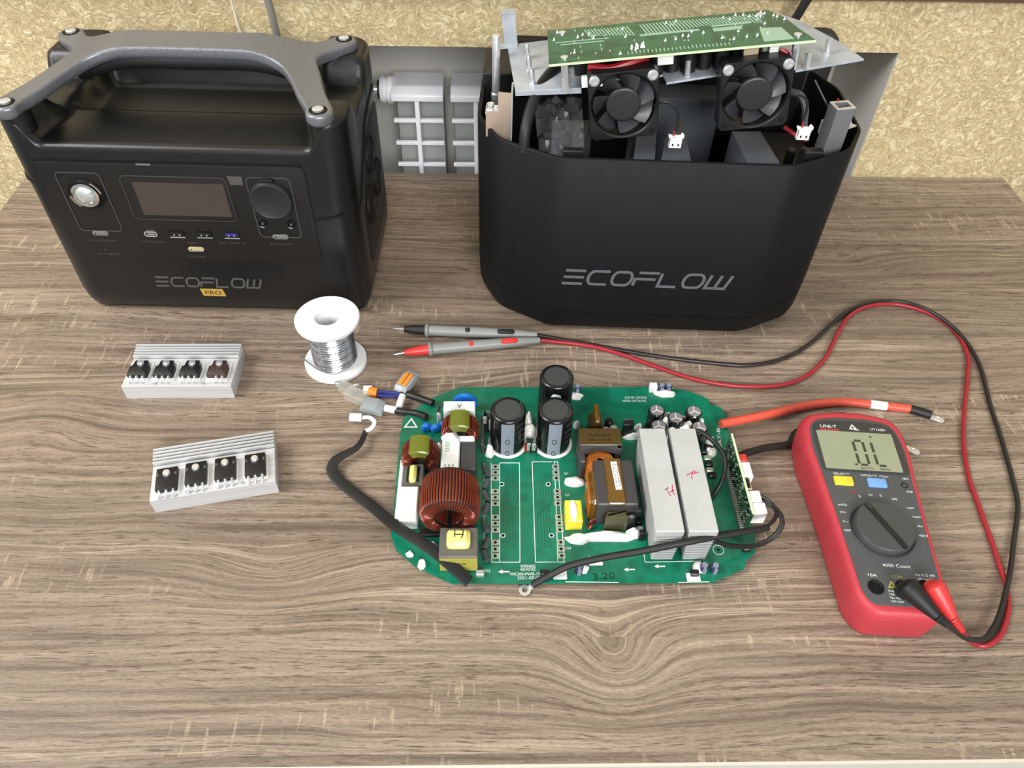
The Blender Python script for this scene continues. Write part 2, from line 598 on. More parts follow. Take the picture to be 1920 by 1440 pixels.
mat('print_dim', S(72, 70, 68), 0.5)
mat('print_white', S(226, 228, 226), 0.5)
mat('badge_gold', S(172, 142, 62), 0.45)
mat('screen_brown', S(62, 53, 49), 0.3, spec=0.6, var=0.04)
mat('button_grey', S(104, 104, 102), 0.45)
mat('button_cream', S(168, 156, 124), 0.45)
mat('usb_blue', S(44, 44, 120), 0.4)
mat('lens_clear', S(214, 222, 218), 0.06, metal=0.75, var=0.5, vscale=420)
mat('chrome', S(220, 220, 220), 0.12, metal=1.0)
mat('white_plastic', S(238, 238, 236), 0.4, var=0.02)
mat('white_glue', S(240, 240, 236), 0.45, var=0.02, vscale=200, bump=0.2, bscale=300)
mat('white_box', S(226, 228, 224), 0.45, var=0.02)
mat('copper_wire', S(122, 54, 38), 0.28, metal=0.45, spec=0.6, var=0.18, vscale=120)
mat('orange_wire', S(196, 112, 40), 0.3, metal=0.4)
mat('amber_tape', S(96, 66, 14), 0.22, spec=0.6, var=0.2, vscale=70, coat=0.3)
mat('amber_tape_dark', S(66, 50, 18), 0.25, spec=0.6, var=0.2, vscale=80)
mat('tape_smoke', S(70, 66, 40), 0.2, spec=0.6, var=0.3, vscale=200)
mat('tape_green', S(98, 106, 30), 0.25, spec=0.6, var=0.2, vscale=160)
mat('tape_yellow', S(232, 226, 130), 0.35, var=0.06)
mat('tape_olive', S(164, 158, 74), 0.35, var=0.1)
mat('ferrite', S(92, 90, 84), 0.5, var=0.1)
mat('ferrite_dark', S(60, 58, 60), 0.45, var=0.1)
mat('yellow_cap', S(232, 208, 60), 0.35)
mat('blue_disc', S(28, 116, 208), 0.3)
mat('cap_sleeve', S(16, 18, 19), 0.18, spec=0.6)
mat('cap_end', S(58, 60, 61), 0.5)
mat('cap_end_light', S(150, 148, 152), 0.35, metal=0.4)
mat('cap_stripe', S(128, 136, 148), 0.35)
mat('cap_small_blue', S(44, 52, 92), 0.3)
mat('chip_black', S(22, 22, 24), 0.4)
mat('diode_grey', S(66, 74, 76), 0.4)
mat('pad_silver', S(176, 186, 176), 0.35, metal=0.5)
mat('trace_green', S(142, 172, 150), 0.35)
mat('trace_teal', S(8, 90, 68), 0.32)
mat('board_edge', S(196, 214, 176), 0.5)
mat('red_silicone', S(206, 82, 62), 0.42)
mat('lead_red', S(150, 34, 44), 0.38)
mat('lead_black', S(34, 32, 32), 0.35)
mat('probe_grey', S(128, 130, 128), 0.45)
mat('probe_red', S(196, 50, 50), 0.4)
mat('wire_red', S(150, 24, 34), 0.4)
mat('wire_blue', S(38, 40, 110), 0.4)
mat('clip_orange', S(222, 132, 40), 0.4)
mat('clip_grey', S(150, 158, 160), 0.3, alpha=0.9)
mat('clip_clear', S(200, 200, 188), 0.1, alpha=0.28)
mat('marker_red', S(178, 44, 84), 0.5)
mat('marker_black', S(20, 40, 36), 0.5)
mat('meter_red', S(178, 54, 64), 0.5, spec=0.45, bump=0.05, bscale=2500)
mat('meter_face', S(72, 74, 76), 0.45)
mat('meter_bezel', S(52, 54, 56), 0.3)
mat('meter_dial', S(64, 66, 67), 0.42)
mat('lcd_green', S(142, 148, 122), 0.25, var=0.03)
mat('lcd_ink', S(58, 60, 46), 0.4)
mat('key_yellow', S(236, 200, 56), 0.4)
mat('key_blue', S(112, 158, 218), 0.4)
mat('film', S(120, 122, 124), 0.15, alpha=0.2, spec=0.8)
mat('inner_panel', S(74, 78, 84), 0.45)
mat('bracket_tan_reflection', S(170, 152, 136), 0.4, metal=0.3)  # silver metal, with the beige it reflects mixed into the colour
mat('spool_white', S(226, 227, 228), 0.4, var=0.015)
mat('transistor_brown', S(58, 44, 40), 0.45)

# ---------------------------------------------------------------- setting
TB = thing('table', 'oak-look laminate table with a pale edge band, pushed against the papered wall', 'table', (0.04, 0.48, -0.74), world=True)
b = MB(); b.box(-0.5445, 0.6255, 0.1495, 0.812, -0.025, 0.0)
part('table_top', b, 'oak_laminate', TB)
b = MB(); b.box(-0.5445, 0.6255, 0.1475, 0.1495, -0.026, 0.0)
part('edge_band', b, 'edge_band', TB, 'pale plastic edge band')
for x0, x1 in ((-0.52, -0.50), (0.58, 0.60)):
    b = MB(); b.box(x0, x1, 0.20, 0.80, -0.74, -0.025)
    part('side_panel', b, 'oak_laminate', TB)

b = MB()
xs = (-2.2, -0.25, 0.438, 2.4)
zs = (-0.74, 0.1505, 1.4)
# the papered wall is a thick slab left of, right of and above the radiator niche
b.box(xs[0], xs[1], 0.816, 1.0, zs[0], zs[2])
b.box(xs[2], xs[3], 0.816, 1.0, zs[0], zs[2])
b.box(xs[1], xs[2], 0.816, 1.0, zs[1], zs[2])
solo('wall_back', b, 'embossed_wallpaper', kind='structure')
b = MB()
b.box(-0.25, 0.438, 0.955, 1.0, -0.74, 0.1505)
b.box(-0.25, -0.246, 0.8165, 0.955, -0.74, 0.1505)
b.box(0.4372, 0.4378, 0.8165, 0.955, -0.74, 0.1505)
b.box(-0.246, 0.4372, 0.8180, 0.955, 0.1496, 0.1504)
solo('wall_niche', b, 'niche_paint', kind='structure')
b = MB(); b.box(-2.2, 2.4, -1.8, 1.0, -0.78, -0.74)
solo('floor', b, 'dark_floor', kind='structure')
b = MB(); b.box(-2.2, 2.4, 0.806, 0.8165, 0.2075, 0.235, 0.002)
solo('trim_1', b, 'sill_brown', kind='structure')

# radiator in the niche
RA = thing('radiator', 'white sectional radiator set in the wall niche behind the table', 'radiator', (0.05, 0.90, -0.5), world=True)
for i in range(6):
    x0 = -0.1203 + i * 0.0705
    x1 = x0 + 0.0620
    yf = 0.870
    b = MB(at(0, 0, 0) @ Matrix(((0, 0, 1, 0), (1, 0, 0, 0), (0, 1, 0, 0), (0, 0, 0, 1))))
    prof = fillet([(yf, 0.0600), (yf, 0.0680), (yf + 0.012, 0.0745), (yf + 0.050, 0.0740), (yf + 0.050, 0.0600)], [0.002, 0.004, 0.010, 0.003, 0.001], 5)
    b.slab(prof, x0, x1, 0.0015, 0.0015)
    sec = part('section_head', b, 'radiator_white', RA)
    b = MB(); b.box(x0 + 0.0275, x0 + 0.0330, yf + 0.001, yf + 0.02, -0.5, 0.062, 0.0008)
    part('centre_fin', b, 'radiator_white', RA)
    for k in range(5):
        z = 0.0345 - 0.030 * k
        for xa, xb in ((x0 + 0.001, x0 + 0.0275), (x0 + 0.033, x1 - 0.001)):
            b = MB(); b.box(xa, xb, yf + 0.002, yf + 0.0075, z - 0.0018, z + 0.0018, 0.0006)
            part('cross_fin', b, 'radiator_white', RA)
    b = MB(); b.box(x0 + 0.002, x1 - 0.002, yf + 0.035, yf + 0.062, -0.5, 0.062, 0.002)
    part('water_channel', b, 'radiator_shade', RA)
b = MB(Matrix.Translation((-0.1203, 0.893, 0.0640)) @ Matrix.Rotation(-PI / 2, 4, 'Y'))
b.lathe([(0.016, -0.001), (0.016, 0.005), (0.0145, 0.006), (0.0145, 0.009), (0.016, 0.010), (0.015, 0.014)], 24)
part('end_plug', b, 'radiator_white', RA)
b = MB(Matrix.Translation((-0.1203, 0.893, 0.0640)) @ Matrix.Rotation(-PI / 2, 4, 'Y'))
b.lathe([(0.011, 0.014), (0.011, 0.017)], 20)
part('seal_ring', b, 'rubber_black', RA)
b = MB(Matrix.Translation((-0.1203, 0.893, 0.0640)) @ Matrix.Rotation(-PI / 2, 4, 'Y'))
b.lathe([(0.008, 0.017), (0.0085, 0.022), (0.005, 0.023), (0.0085, 0.025), (0.008, 0.031)], 12)
part('air_valve', b, 'bright_metal', RA)

# two cords on the wall, and a strip for a seam highlight
b = MB(); b.tube([(-0.2235, 0.813, 0.10), (-0.2238, 0.812, 0.16), (-0.226, 0.812, 0.20), (-0.232, 0.8125, 0.26), (-0.24, 0.813, 0.5)], 0.0036, 8, 5)
solo('wall_cord_or_seam', b, 'cord_grey', 'grey cord running down the wallpaper behind the silver handle', 'cord', group='cords on the wall')
b = MB(); b.tube([(-0.2600, 0.8148, 0.10), (-0.2605, 0.8148, 0.16), (-0.2635, 0.8148, 0.20), (-0.272, 0.815, 0.5)], 0.0012, 6, 4)
solo('wall_cord_or_seam', b, 'seam_highlight', 'thin cream strip standing for the highlight on a wallpaper seam, left of the grey cord', 'cord', group='cords on the wall')  # cream strip drawn in for the highlight along a wallpaper seam
b = MB(); b.tube([(0.288, 0.812, 0.05), (0.295, 0.800, 0.155), (0.300, 0.795, 0.18), (0.308, 0.790, 0.205), (0.318, 0.79, 0.26), (0.33, 0.80, 0.5)], 0.0045, 8, 5)
solo('wall_cord_or_seam', b, 'black_cord', 'black cord hanging on the wall above the opened station', 'cord', group='cords on the wall')

# ---------------------------------------------------------------- closed power station
LS = thing('power_station', 'black portable power station with grey metal handle and screen, still closed', 'power station', (-0.2555, 0.562, 0), (0, 0, math.radians(-1.5)))
W2, DP = 0.139, 0.165
def ls_top(x, y):
    side = 0.108 - 0.018 * sstep(0.0, 0.09, y)
    z = 0.1785
    z -= 0.010 * sstep(0.058, 0.066, y)                     # step behind the front shelf
    z += 0.030 * sstep(0.118, 0.138, y) * (1 - 0.25 * sstep(0.145, 0.16, y))
    ear = 0.206 - 0.004 * abs(y - 0.08) / 0.08
    k = sstep(side, side + 0.015, abs(x))
    zz = z * (1 - k) + max(z, ear) * k
    # gap between front and rear handle foot on each flank
    if abs(x) > side:
        g = sstep(0.035, 0.055, y) * (1 - sstep(0.098, 0.115, y))
        zz -= 0.020 * g * k
    return zz
foot = rrect(2 * W2, DP, 0.020, 6, 0, DP / 2)
# denser outline so the top edge can follow the moulded top
dense = []
foot = ccw(foot)
for i in range(len(foot)):
    p, q = Vector(foot[i]), Vector(foot[(i + 1) % len(foot)])
    m = max(1, int((q - p).length / 0.004))
    for k in range(m):
        dense.append(tuple(p.lerp(q, k / m)))
b = MB()
R = []
for d, z in ((0.010, 0.0), (0.005, 0.003), (0.0015, 0.012), (0.0, 0.024)):
    R.append([(p[0], p[1], z) for p in inset(dense, d)])
R.append([(p[0], p[1], 0.105) for p in dense])
er = 0.006
for k in range(5):
    a = PI / 2 * k / 4
    ring = inset(dense, er * (1 - math.cos(a)))
    R.append([(p[0], p[1], ls_top(p[0], p[1]) - er * (1 - math.sin(a))) for p in ring])
b.rings(R, True, False)
cv, cf = cdt_cap(inset(dense, er), ls_top, 0.0032)
b.add(cv, cf)
body = part('body', b, 'black_plastic', LS, angle=60)

# seams between upper and lower shell
b = MB()
b.tube([(-0.1392, 0.06, 0.150)] + [(-0.119 + 0.0202 * math.cos(a), 0.02 + 0.0202 * math.sin(a), 0.146 - 0.006 * k / 6) for k, a in enumerate([PI + PI / 2 * j / 6 for j in range(7)])] + [(-0.113, -0.0002, 0.1385)], 0.0011, 6, 2)
part('shell_seam', b, 'deep_black', body)
b = MB(FRONT)
b.stroke([(0.1029, 0.1114), (0.1286, 0.1171)], 0.0022, 0.0, 0.0006)
part('shell_seam', b, 'deep_black', body)
b = MB()
b.tube([(0.1385, 0.017, 0.113), (0.1393, 0.030, 0.120), (0.1393, 0.05, 0.135), (0.1393, 0.075, 0.155), (0.1393, 0.1, 0.163), (0.1393, 0.14, 0.166)], 0.0011, 6, 4)
part('shell_seam', b, 'deep_black', body)
# side panel with mains outlets
b = MB(Matrix.Translation((0.1385, 0, 0)) @ Matrix.Rotation(PI / 2, 4, 'Z') @ Matrix.Rotation(PI / 2, 4, 'X'))
b.slab(fillet([(0.035, 0.035), (0.145, 0.035), (0.145, 0.150), (0.085, 0.150), (0.035, 0.105)], 0.01), 0.0, 0.0012, 0.0006)
sp = part('side_panel', b, 'panel_black', LS)
for yy, zz in ((0.062, 0.088), (0.108, 0.088), (0.085, 0.126)):
    b = MB(Matrix.Translation((0.1395, yy, zz)) @ Matrix.Rotation(PI / 2, 4, 'Y'))
    b.lathe([(0.0185, 0.0), (0.0185, 0.0016), (0.0165, 0.0016), (0.0160, 0.0004)], 28)
    part('mains_outlet', b, 'deep_black', sp)

# front panel
b = MB(FRONT)
b.slab(fillet([(-0.119, 0.0655), (0.1015, 0.0655), (0.1015, 0.1635), (-0.119, 0.1635)], [0.003, 0.003, 0.006, 0.003]), -0.002, 0.0012, 0.0005)
fp = part('front_panel', b, 'panel_black', LS)
b = MB(FRONT)
b.slab(fillet([(-0.1195, 0.1630), (0.1015, 0.1630), (0.0985, 0.1655), (-0.1165, 0.1655)], 0.001), 0.0, 0.0008)
part('panel_gap_shade', b, 'deep_black', fp)  # black strip laid on for the shadow gap under the lip
b = MB(FRONT)
b.slab(rrect(0.012, 0.0012, 0.0005, 3, *(-0.0288, 0.1631)), 0.0008, 0.0016)
part('panel_latch', b, 'button_grey', fp)
ZP = 0.0013
def box_of(a, c):
    return (a[0] + c[0]) / 2, (a[1] + c[1]) / 2, abs(c[0] - a[0]), abs(c[1] - a[1])
b = MB(FRONT)
for a, c in (((-0.1049, 0.1541), (-0.0683, 0.096)), ((0.0518, 0.1533), (0.0881, 0.0935))):
    cx, cy, w, h = box_of(a, c)
    b.stroke(rrect(w, h, 0.004, 4, cx, cy), 0.0006, ZP, ZP + 0.0003, True)
part('outline_print', b, 'print_grey', fp)
cx, cy, w, h = box_of((-0.0532, 0.153), (0.0359, 0.109))
b = MB(FRONT); b.slab(rrect(w, h, 0.005, 4, cx, cy), ZP - 0.001, ZP + 0.0005, 0.0004)
dp = part('display', b, 'panel_black', fp)
b = MB(FRONT); b.stroke(rrect(w - 0.001, h - 0.001, 0.005, 4, cx, cy), 0.0004, ZP + 0.0004, ZP + 0.0007, True)
part('display_rim', b, 'print_dim', dp)
cx, cy, w, h = box_of((-0.0435, 0.1467), (0.0321, 0.1144))
b = MB(FRONT); b.slab(rrect(w, h, 0.0005, 2, cx, cy), ZP, ZP + 0.0009)
part('screen', b, 'screen_brown', dp, 'blank brown screen')
b = MB(FRONT); b.slab([(0.0371, 0.1544), (0.0497, 0.1538), (0.0488, 0.1461), (0.0382, 0.1464)], ZP, ZP + 0.0008)
part('display_tag', b, 'print_dim', dp)

# work lamp
lx, lz = (-0.086, 0.1337)
b = MB(FRONT @ Matrix.Translation((lx, lz, 0)))
b.lathe([(0.0150, 0.001), (0.0150, 0.0022), (0.0138, 0.0026), (0.0120, 0.0014)], 28)
lamp = part('work_lamp', b, 'deep_black', fp, 'small clear work lamp')
b = MB(FRONT @ Matrix.Translation((lx, lz, 0)))
b.lathe([(0.0112, 0.001), (0.0112, 0.004), (0.0095, 0.0045), (0.0090, 0.0030)], 28)
part('lamp_ring', b, 'chrome', lamp)
b = MB(FRONT @ Matrix.Translation((lx, lz, 0)))
rng = random.Random(4)
pr = []
for k in range(7):
    pr.append((0.0090 * math.cos(PI / 2 * k / 7), 0.0015 + 0.0055 * math.sin(PI / 2 * k / 7)))
b.lathe(pr, 10)
part('lamp_lens', b, 'lens_clear', lamp, angle=5)
for s in (1, -1):
    b = MB(FRONT @ Matrix.Translation((lx, lz, 0)))
    b.stroke([(0.0133 * math.cos(t), 0.0133 * math.sin(t)) for t in [PI / 2 - s * PI / 2 + 0.55 + (k - 4) * 0.11 for k in range(9)]], 0.0016, 0.002, 0.0032)
    part('lamp_crescent', b, 'chrome', lamp)
# buttons
for p, m in (((-0.0887, 0.0937), 'button_grey'), ((-0.0091, 0.0784), 'button_cream'), ((0.0694, 0.0941), 'button_grey')):
    b = MB(FRONT); b.slab(rrect(0.0142, 0.0046, 0.0022, 4, *p), ZP - 0.0005, ZP + 0.0012, 0.0005)
    bt = part('button', b, m, fp)
    b = MB(FRONT); b.cyl(p[0] - 0.0042, p[1], ZP + 0.0011, ZP + 0.0014, 0.0007, 10)
    part('button_dot', b, 'deep_black', bt)
# ports
px_, pz_ = (-0.0447, 0.0938)
b = MB(FRONT); b.stroke(rrect(0.0105, 0.0045, 0.0021, 4, px_, pz_), 0.0009, ZP - 0.0005, ZP + 0.0006, True)
b.slab(rrect(0.0065, 0.0010, 0.0004, 2, px_, pz_), ZP - 0.0004, ZP + 0.0004)
part('type_c_port', b, 'bright_metal', fp)
for p, m in (((-0.0215, 0.0944), 'chip_black'), ((0.0024, 0.0945), 'chip_black'), ((0.0264, 0.0946), 'usb_blue')):
    b = MB(FRONT); b.slab(rrect(0.0140, 0.0064, 0.0006, 2, *p), ZP - 0.0004, ZP + 0.0004)
    up = part('usb_port', b, 'deep_black', fp)
    b = MB(FRONT); b.slab(rrect(0.0110, 0.0026, 0.0003, 2, p[0], p[1] + 0.0008), ZP + 0.0002, ZP + 0.0009)
    part('usb_tongue', b, m, up)
    b = MB(FRONT)
    for dx in (-0.0024, 0.0024):
        b.slab(rrect(0.0014, 0.0012, 0.0003, 2, p[0] + dx, p[1] - 0.0004), ZP + 0.0004, ZP + 0.0011)
    b.slab(rrect(0.0135, 0.0008, 0.0003, 2, p[0], p[1] - 0.0032), ZP + 0.0002, ZP + 0.0008)
    part('usb_contact', b, 'bright_metal', up)
# car socket cap
cx, cz = (0.0695, 0.1327)
b = MB(FRONT @ Matrix.Translation((cx, cz, 0)))
b.lathe([(0.0182, 0.001), (0.0182, 0.0045), (0.0172, 0.0060), (0.0158, 0.0064), (0.0150, 0.0058)], 40)
cap = part('car_socket_cap', b, 'cap_dark', fp, 'round dark grey socket cap')
b = MB(FRONT @ Matrix.Translation((cx, cz, 0))); b.slab(rrect(0.0105, 0.0030, 0.0008, 3, 0, 0.0192), 0.001, 0.0048, 0.0008)
part('cap_tab', b, 'panel_black', cap)
for p in ((0.0569, 0.1079), (0.0814, 0.1075)):
    b = MB(FRONT @ Matrix.Translation((p[0], p[1], 0)))
    b.lathe([(0.0036, 0.001), (0.0036, 0.0026), (0.0030, 0.0028), (0.0026, 0.0016)], 20)
    j = part('barrel_jack', b, 'deep_black', fp)
    b = MB(FRONT @ Matrix.Translation((p[0], p[1], 0))); b.cyl(0, 0.0004, 0.0012, 0.0030, 0.0006, 8)
    b.stroke([(0.0031 * math.cos(t), 0.0031 * math.sin(t)) for t in [PI * 1.2 + k * 0.157 for k in range(9)]], 0.0007, 0.0024, 0.0031)
    part('jack_pin', b, 'bright_metal', j)
# small print
b = MB(FRONT)
for s, p, w in (('LIGHT ON/OFF', (-0.0894, 0.0856), 0.0235), ('IOT RESET', (-0.0895, 0.0708), 0.0200), ('TYPE-C 100W', (-0.0454, 0.0856), 0.0205),
                ('USB-A', (-0.01, 0.0855), 0.0095), ('FAST CHARGE', (0.0252, 0.0859), 0.0235), ('ON/OFF', (-0.0105, 0.07), 0.0165), ('DC ON/OFF', (0.0688, 0.086), 0.0200)):
    b.text(s, 0.0027, p[0], p[1], ZP + 0.0003, 0, w)
p = (-0.0907, 0.0755)
b.stroke([(p[0] - 0.0012, p[1] + 0.0006), (p[0] + 0.0008, p[1] - 0.0004)], 0.0007, ZP, ZP + 0.0003)
part('panel_lettering', b, 'print_dim', fp)

# slanted geometric brand lettering, drawn letter by letter
def brand(b, x0, x1, z0, z1, z, wt=0.15):
    h = z1 - z0
    t = h * wt
    sh = h * 0.16
    W = x1 - x0
    spans = ((0.0, 0.123), (0.148, 0.268), (0.293, 0.410), (0.430, 0.563), (0.580, 0.700), (0.722, 0.842), (0.866, 1.0))
    def P(i, pts):
        a, c = spans[i]
        return [(x0 + (a + (c - a) * u) * W + (v - 0.5) * sh, z0 + t / 2 + v * (h - t)) for u, v in pts]
    def bar(i, a, c, v):
        b.stroke(P(i, [(a, v), (c, v)]), t, z, z + 0.0003)
    for v in (0.0, 0.5, 1.0):
        bar(0, 0.0, 1.0, v)
    arc = lambda a0, a1, k, cx, rx: [(cx + rx * math.cos(math.radians(a0 + (a1 - a0) * j / k)), 0.5 + 0.5 * math.sin(math.radians(a0 + (a1 - a0) * j / k))) for j in range(k + 1)]
    b.stroke(P(1, [(1.0, 1.0)] + arc(90, 270, 8, 0.26, 0.26) + [(1.0, 0.0)]), t, z, z + 0.0003)
    for i in (2, 5):
        b.stroke(P(i, arc(90, 270, 8, 0.26, 0.26) + arc(270, 450, 8, 0.74, 0.26)), t, z, z + 0.0003, True)
    bar(3, 0.08, 1.0, 1.0)
    b.stroke(P(3, [(0.0, 0.0), (0.0, 0.52), (0.92, 0.52)]), t, z, z + 0.0003)
    b.stroke(P(4, [(0.0, 1.0), (0.0, 0.0), (0.92, 0.0)]), t, z, z + 0.0003)
    b.stroke(P(6, [(0.08, 1.0), (0.0, 0.0), (0.88, 0.0), (1.0, 1.0)]), t, z, z + 0.0003)
    b.stroke(P(6, [(0.54, 1.0), (0.44, 0.0)]), t, z, z + 0.0003)
b = MB(FRONT)
brand(b, (-0.0583, 0.0375)[0], (0.0398, 0.0403)[0], 0.0325, 0.0445, 0.0)
part('brand_lettering', b, 'print_grey', LS, 'grey brand lettering on the front')
b = MB(FRONT)
p = (-0.008, 0.0266)
b.slab([(p[0] - 0.0115, p[1] + 0.0042), (p[0] - 0.0098, p[1] - 0.0042), (p[0] + 0.0115, p[1] - 0.0042), (p[0] + 0.0098, p[1] + 0.0042)], -0.0005, 0.0005)
bd = part('badge', b, 'badge_gold', LS, 'small gold badge')
b = MB(FRONT); b.text('PRO', 0.0068, p[0], p[1] - 0.0003, 0.0006, 0, 0.0150, 0.15)
part('badge_lettering', b, 'panel_black', bd)

# handle: one bar with four splayed feet
HX, HF, HB_, BY = 0.1205, 0.004, 0.132, 0.0895
half = [(0.0, BY - 0.0160), (0.030, BY - 0.0163), (0.058, BY - 0.0185), (0.078, BY - 0.0260), (0.090, BY - 0.0420), (0.100, BY - 0.0640), (HX - 0.0112, HF + 0.004),
        (HX - 0.0085, HF - 0.0065), (HX, HF - 0.0105), (HX + 0.0090, HF - 0.0065), (HX + 0.0110, HF + 0.0040), (0.121, BY - 0.055), (0.1120, BY - 0.025), (0.1055, BY - 0.004),
        (0.1060, BY + 0.006), (0.1130, BY + 0.018), (HX + 0.0075, HB_ - 0.0100), (HX + 0.0110, HB_), (HX + 0.0060, HB_ + 0.0090), (HX - 0.0060, HB_ + 0.0090), (0.100, BY + 0.0310), (0.080, BY + 0.0220), (0.045, BY + 0.0185), (0.0, BY + 0.0180)]
full = half + [(-x, y) for x, y in reversed(half[1:-1])]
hand = ccw(smooth_closed(full, 5))
def handle_z(x, y):
    k = 1 - sstep(0.050, 0.119, abs(x))
    return 0.2115 + 0.0145 * k - 0.0012 * (x / 0.06) ** 2 * (abs(x) < 0.06) * 0
b = MB()
th, er = 0.010, 0.0025
R = []
for d, dz in ((0.0020, -th), (0.0004, -th + 0.002), (0.0, -th + 0.0035)):
    R.append([(p[0], p[1], handle_z(*p) + dz) for p in inset(hand, d)])
for k in range(4):
    a = PI / 2 * k / 3
    R.append([(p[0], p[1], handle_z(*p) - er * (1 - math.sin(a))) for p in inset(hand, er * (1 - math.cos(a)))])
b.rings(R, False, False)
cv, cf = cdt_cap(inset(hand, er), handle_z, 0.004)
b.add(cv, cf)
cv, cf = cdt_cap(inset(hand, 0.002), lambda x, y: handle_z(x, y) - th, 0.006)
b.add(cv, [tuple(reversed(f)) for f in cf])
hd = part('handle', b, 'handle_metal', LS, 'brushed grey metal handle', angle=50)
b = MB()
sec = rrect(0.030, 0.014, 0.006, 3)
b.sweep(smooth_path([(x, BY, handle_z(x, BY) - th - 0.004) for x in (-0.098, -0.08, -0.05, 0.0, 0.05, 0.08, 0.098)], 4), sec, up=(0, 0, 1))
part('grip_pad', b, 'rubber_black', hd)
for sx in (-1, 1):
    for yy in (HF, HB_):
        b = MB(at(sx * HX, yy, 0.2115)); b.lathe([(0.0072, -0.004), (0.0072, 0.0003), (0.0062, 0.0006), (0.0060, 0.0002)], 24)
        sk = part('screw_seat', b, 'deep_black', hd)
        b = MB(at(sx * HX, yy, 0.2115)); b.lathe([(0.0046, 0.0), (0.0046, 0.0016), (0.0036, 0.0022), (0.0016, 0.0022), (0.0014, 0.0010)], 18)
        part('screw', b, 'bright_metal', hd)
        b = MB(); b.cyl(sx * HX, yy + (0.007 if yy < 0.05 else -0.003), 0.185, 0.2035, 0.0105, 20)
        part('handle_foot', b, 'black_plastic', LS)

# ---------------------------------------------------------------- opened power station
RS = thing('power_station', 'black power station with its top taken off, inside exposed', 'power station', (0.1458, 0.5345, 0), (0, 0, math.radians(-2.7)))
ring = [(-0.094, 0.0), (0.094, 0.0), (0.143, 0.026), (0.1615, 0.062), (0.1615, 0.135), (0.143, 0.172), (0.094, 0.192), (-0.094, 0.192), (-0.143, 0.172), (-0.1615, 0.135), (-0.1615, 0.062), (-0.143, 0.026)]
case = ccw(fillet(ring, 0.035, 6))
ZR = 0.186
def seam_z(x, y):
    return 0.0255 + 0.014 * sstep(0.11, 0.155, abs(x))
b = MB()
R = [[(p[0], p[1], seam_z(*p) + 0.0010) for p in case], [(p[0], p[1], ZR - 0.001) for p in case],
     [(p[0], p[1], ZR) for p in inset(case, 0.0010)], [(p[0], p[1], ZR) for p in inset(case, 0.0030)],
     [(p[0], p[1], ZR - 0.004) for p in inset(case, 0.0034)], [(p[0], p[1], 0.06) for p in inset(case, 0.0036)]]
b.rings(R, False, False)
shell = part('case_shell', b, 'black_case', RS, angle=50)
b = MB()
R = [[(p[0], p[1], 0.0) for p in inset(case, 0.009)], [(p[0], p[1], 0.006) for p in inset(case, 0.0035)], [(p[0], p[1], 0.016) for p in inset(case, 0.0008)],
     [(p[0], p[1], seam_z(*p) - 0.0008) for p in case], [(p[0], p[1], seam_z(*p) - 0.0002) for p in inset(case, 0.0016)], [(p[0], p[1], seam_z(*p) + 0.003) for p in inset(case, 0.0024)]]
b.rings(R, True, False)
part('case_base', b, 'black_case', RS, angle=50)
b = MB(); b.slab(inset(case, 0.0037), 0.085, 0.090)
part('inner_floor', b, 'deep_black', RS)
b = MB(FRONT)
brand(b, (-0.0813, 0.0668)[0], (0.0674, 0.0737)[0], 0.0590, 0.0765, 0.0)
part('brand_lettering', b, 'mid_grey', RS, 'grey brand lettering on the front')
# inner lip with clips along the front rim
b = MB()
b.slab([(-0.10, 0.0045), (0.10, 0.0045), (0.10, 0.0075), (-0.10, 0.0075)], 0.15, 0.180)
part('inner_lip', b, 'deep_black', RS)
for x in (-0.082, 0.112):
    b = MB(); b.box(x - 0.008, x + 0.008, 0.009 if x < 0 else 0.02, 0.016 if x < 0 else 0.028, 0.15, 0.1875, 0.001)
    part('rim_clip', b, 'chip_black', RS)
# grey panels standing in the well
for pts, h0 in (([(-0.0975, 0.0782), (-0.0624, 0.0806), (-0.0797, 0.0176), (-0.0987, 0.0196)], 0.0), ([(-0.0242, 0.0742), (-0.0075, 0.0762), (-0.0147, 0.0194), (-0.032, 0.0199)], 0.0),
                ([(-0.0036, 0.0518), (0.0157, 0.086), (0.0148, 0.0206), (-0.0095, 0.0198)], 0.0), ([(0.0557, 0.0698), (0.0806, 0.0715), (0.0869, 0.022), (0.0605, 0.0195)], 0.0)):
    b = MB(); b.slab(pts, 0.09, 0.176, 0.0004)
    part('inner_panel', b, 'inner_panel', RS)
b = MB(); b.box(-0.02, 0.055, 0.120, 0.150, 0.09, 0.178, 0.001)
part('inner_panel', b, 'inner_panel', RS)
# dark battery block behind the well
b = MB(); b.box(-0.135, 0.135, 0.152, 0.182, 0.09, 0.205, 0.004)
part('rear_block', b, 'deep_black', RS)
b = MB(Matrix.Translation((0.128, 0.166, 0)) @ FRONT)
b.slab(fillet([(-0.03, 0.15), (0.032, 0.15), (0.034, 0.222), (-0.03, 0.220)], [0.001, 0.001, 0.016, 0.010], 6), -0.012, 0.0, 0.002)
part('rear_housing', b, 'rubber_black', RS, 'rounded black housing at the rear')
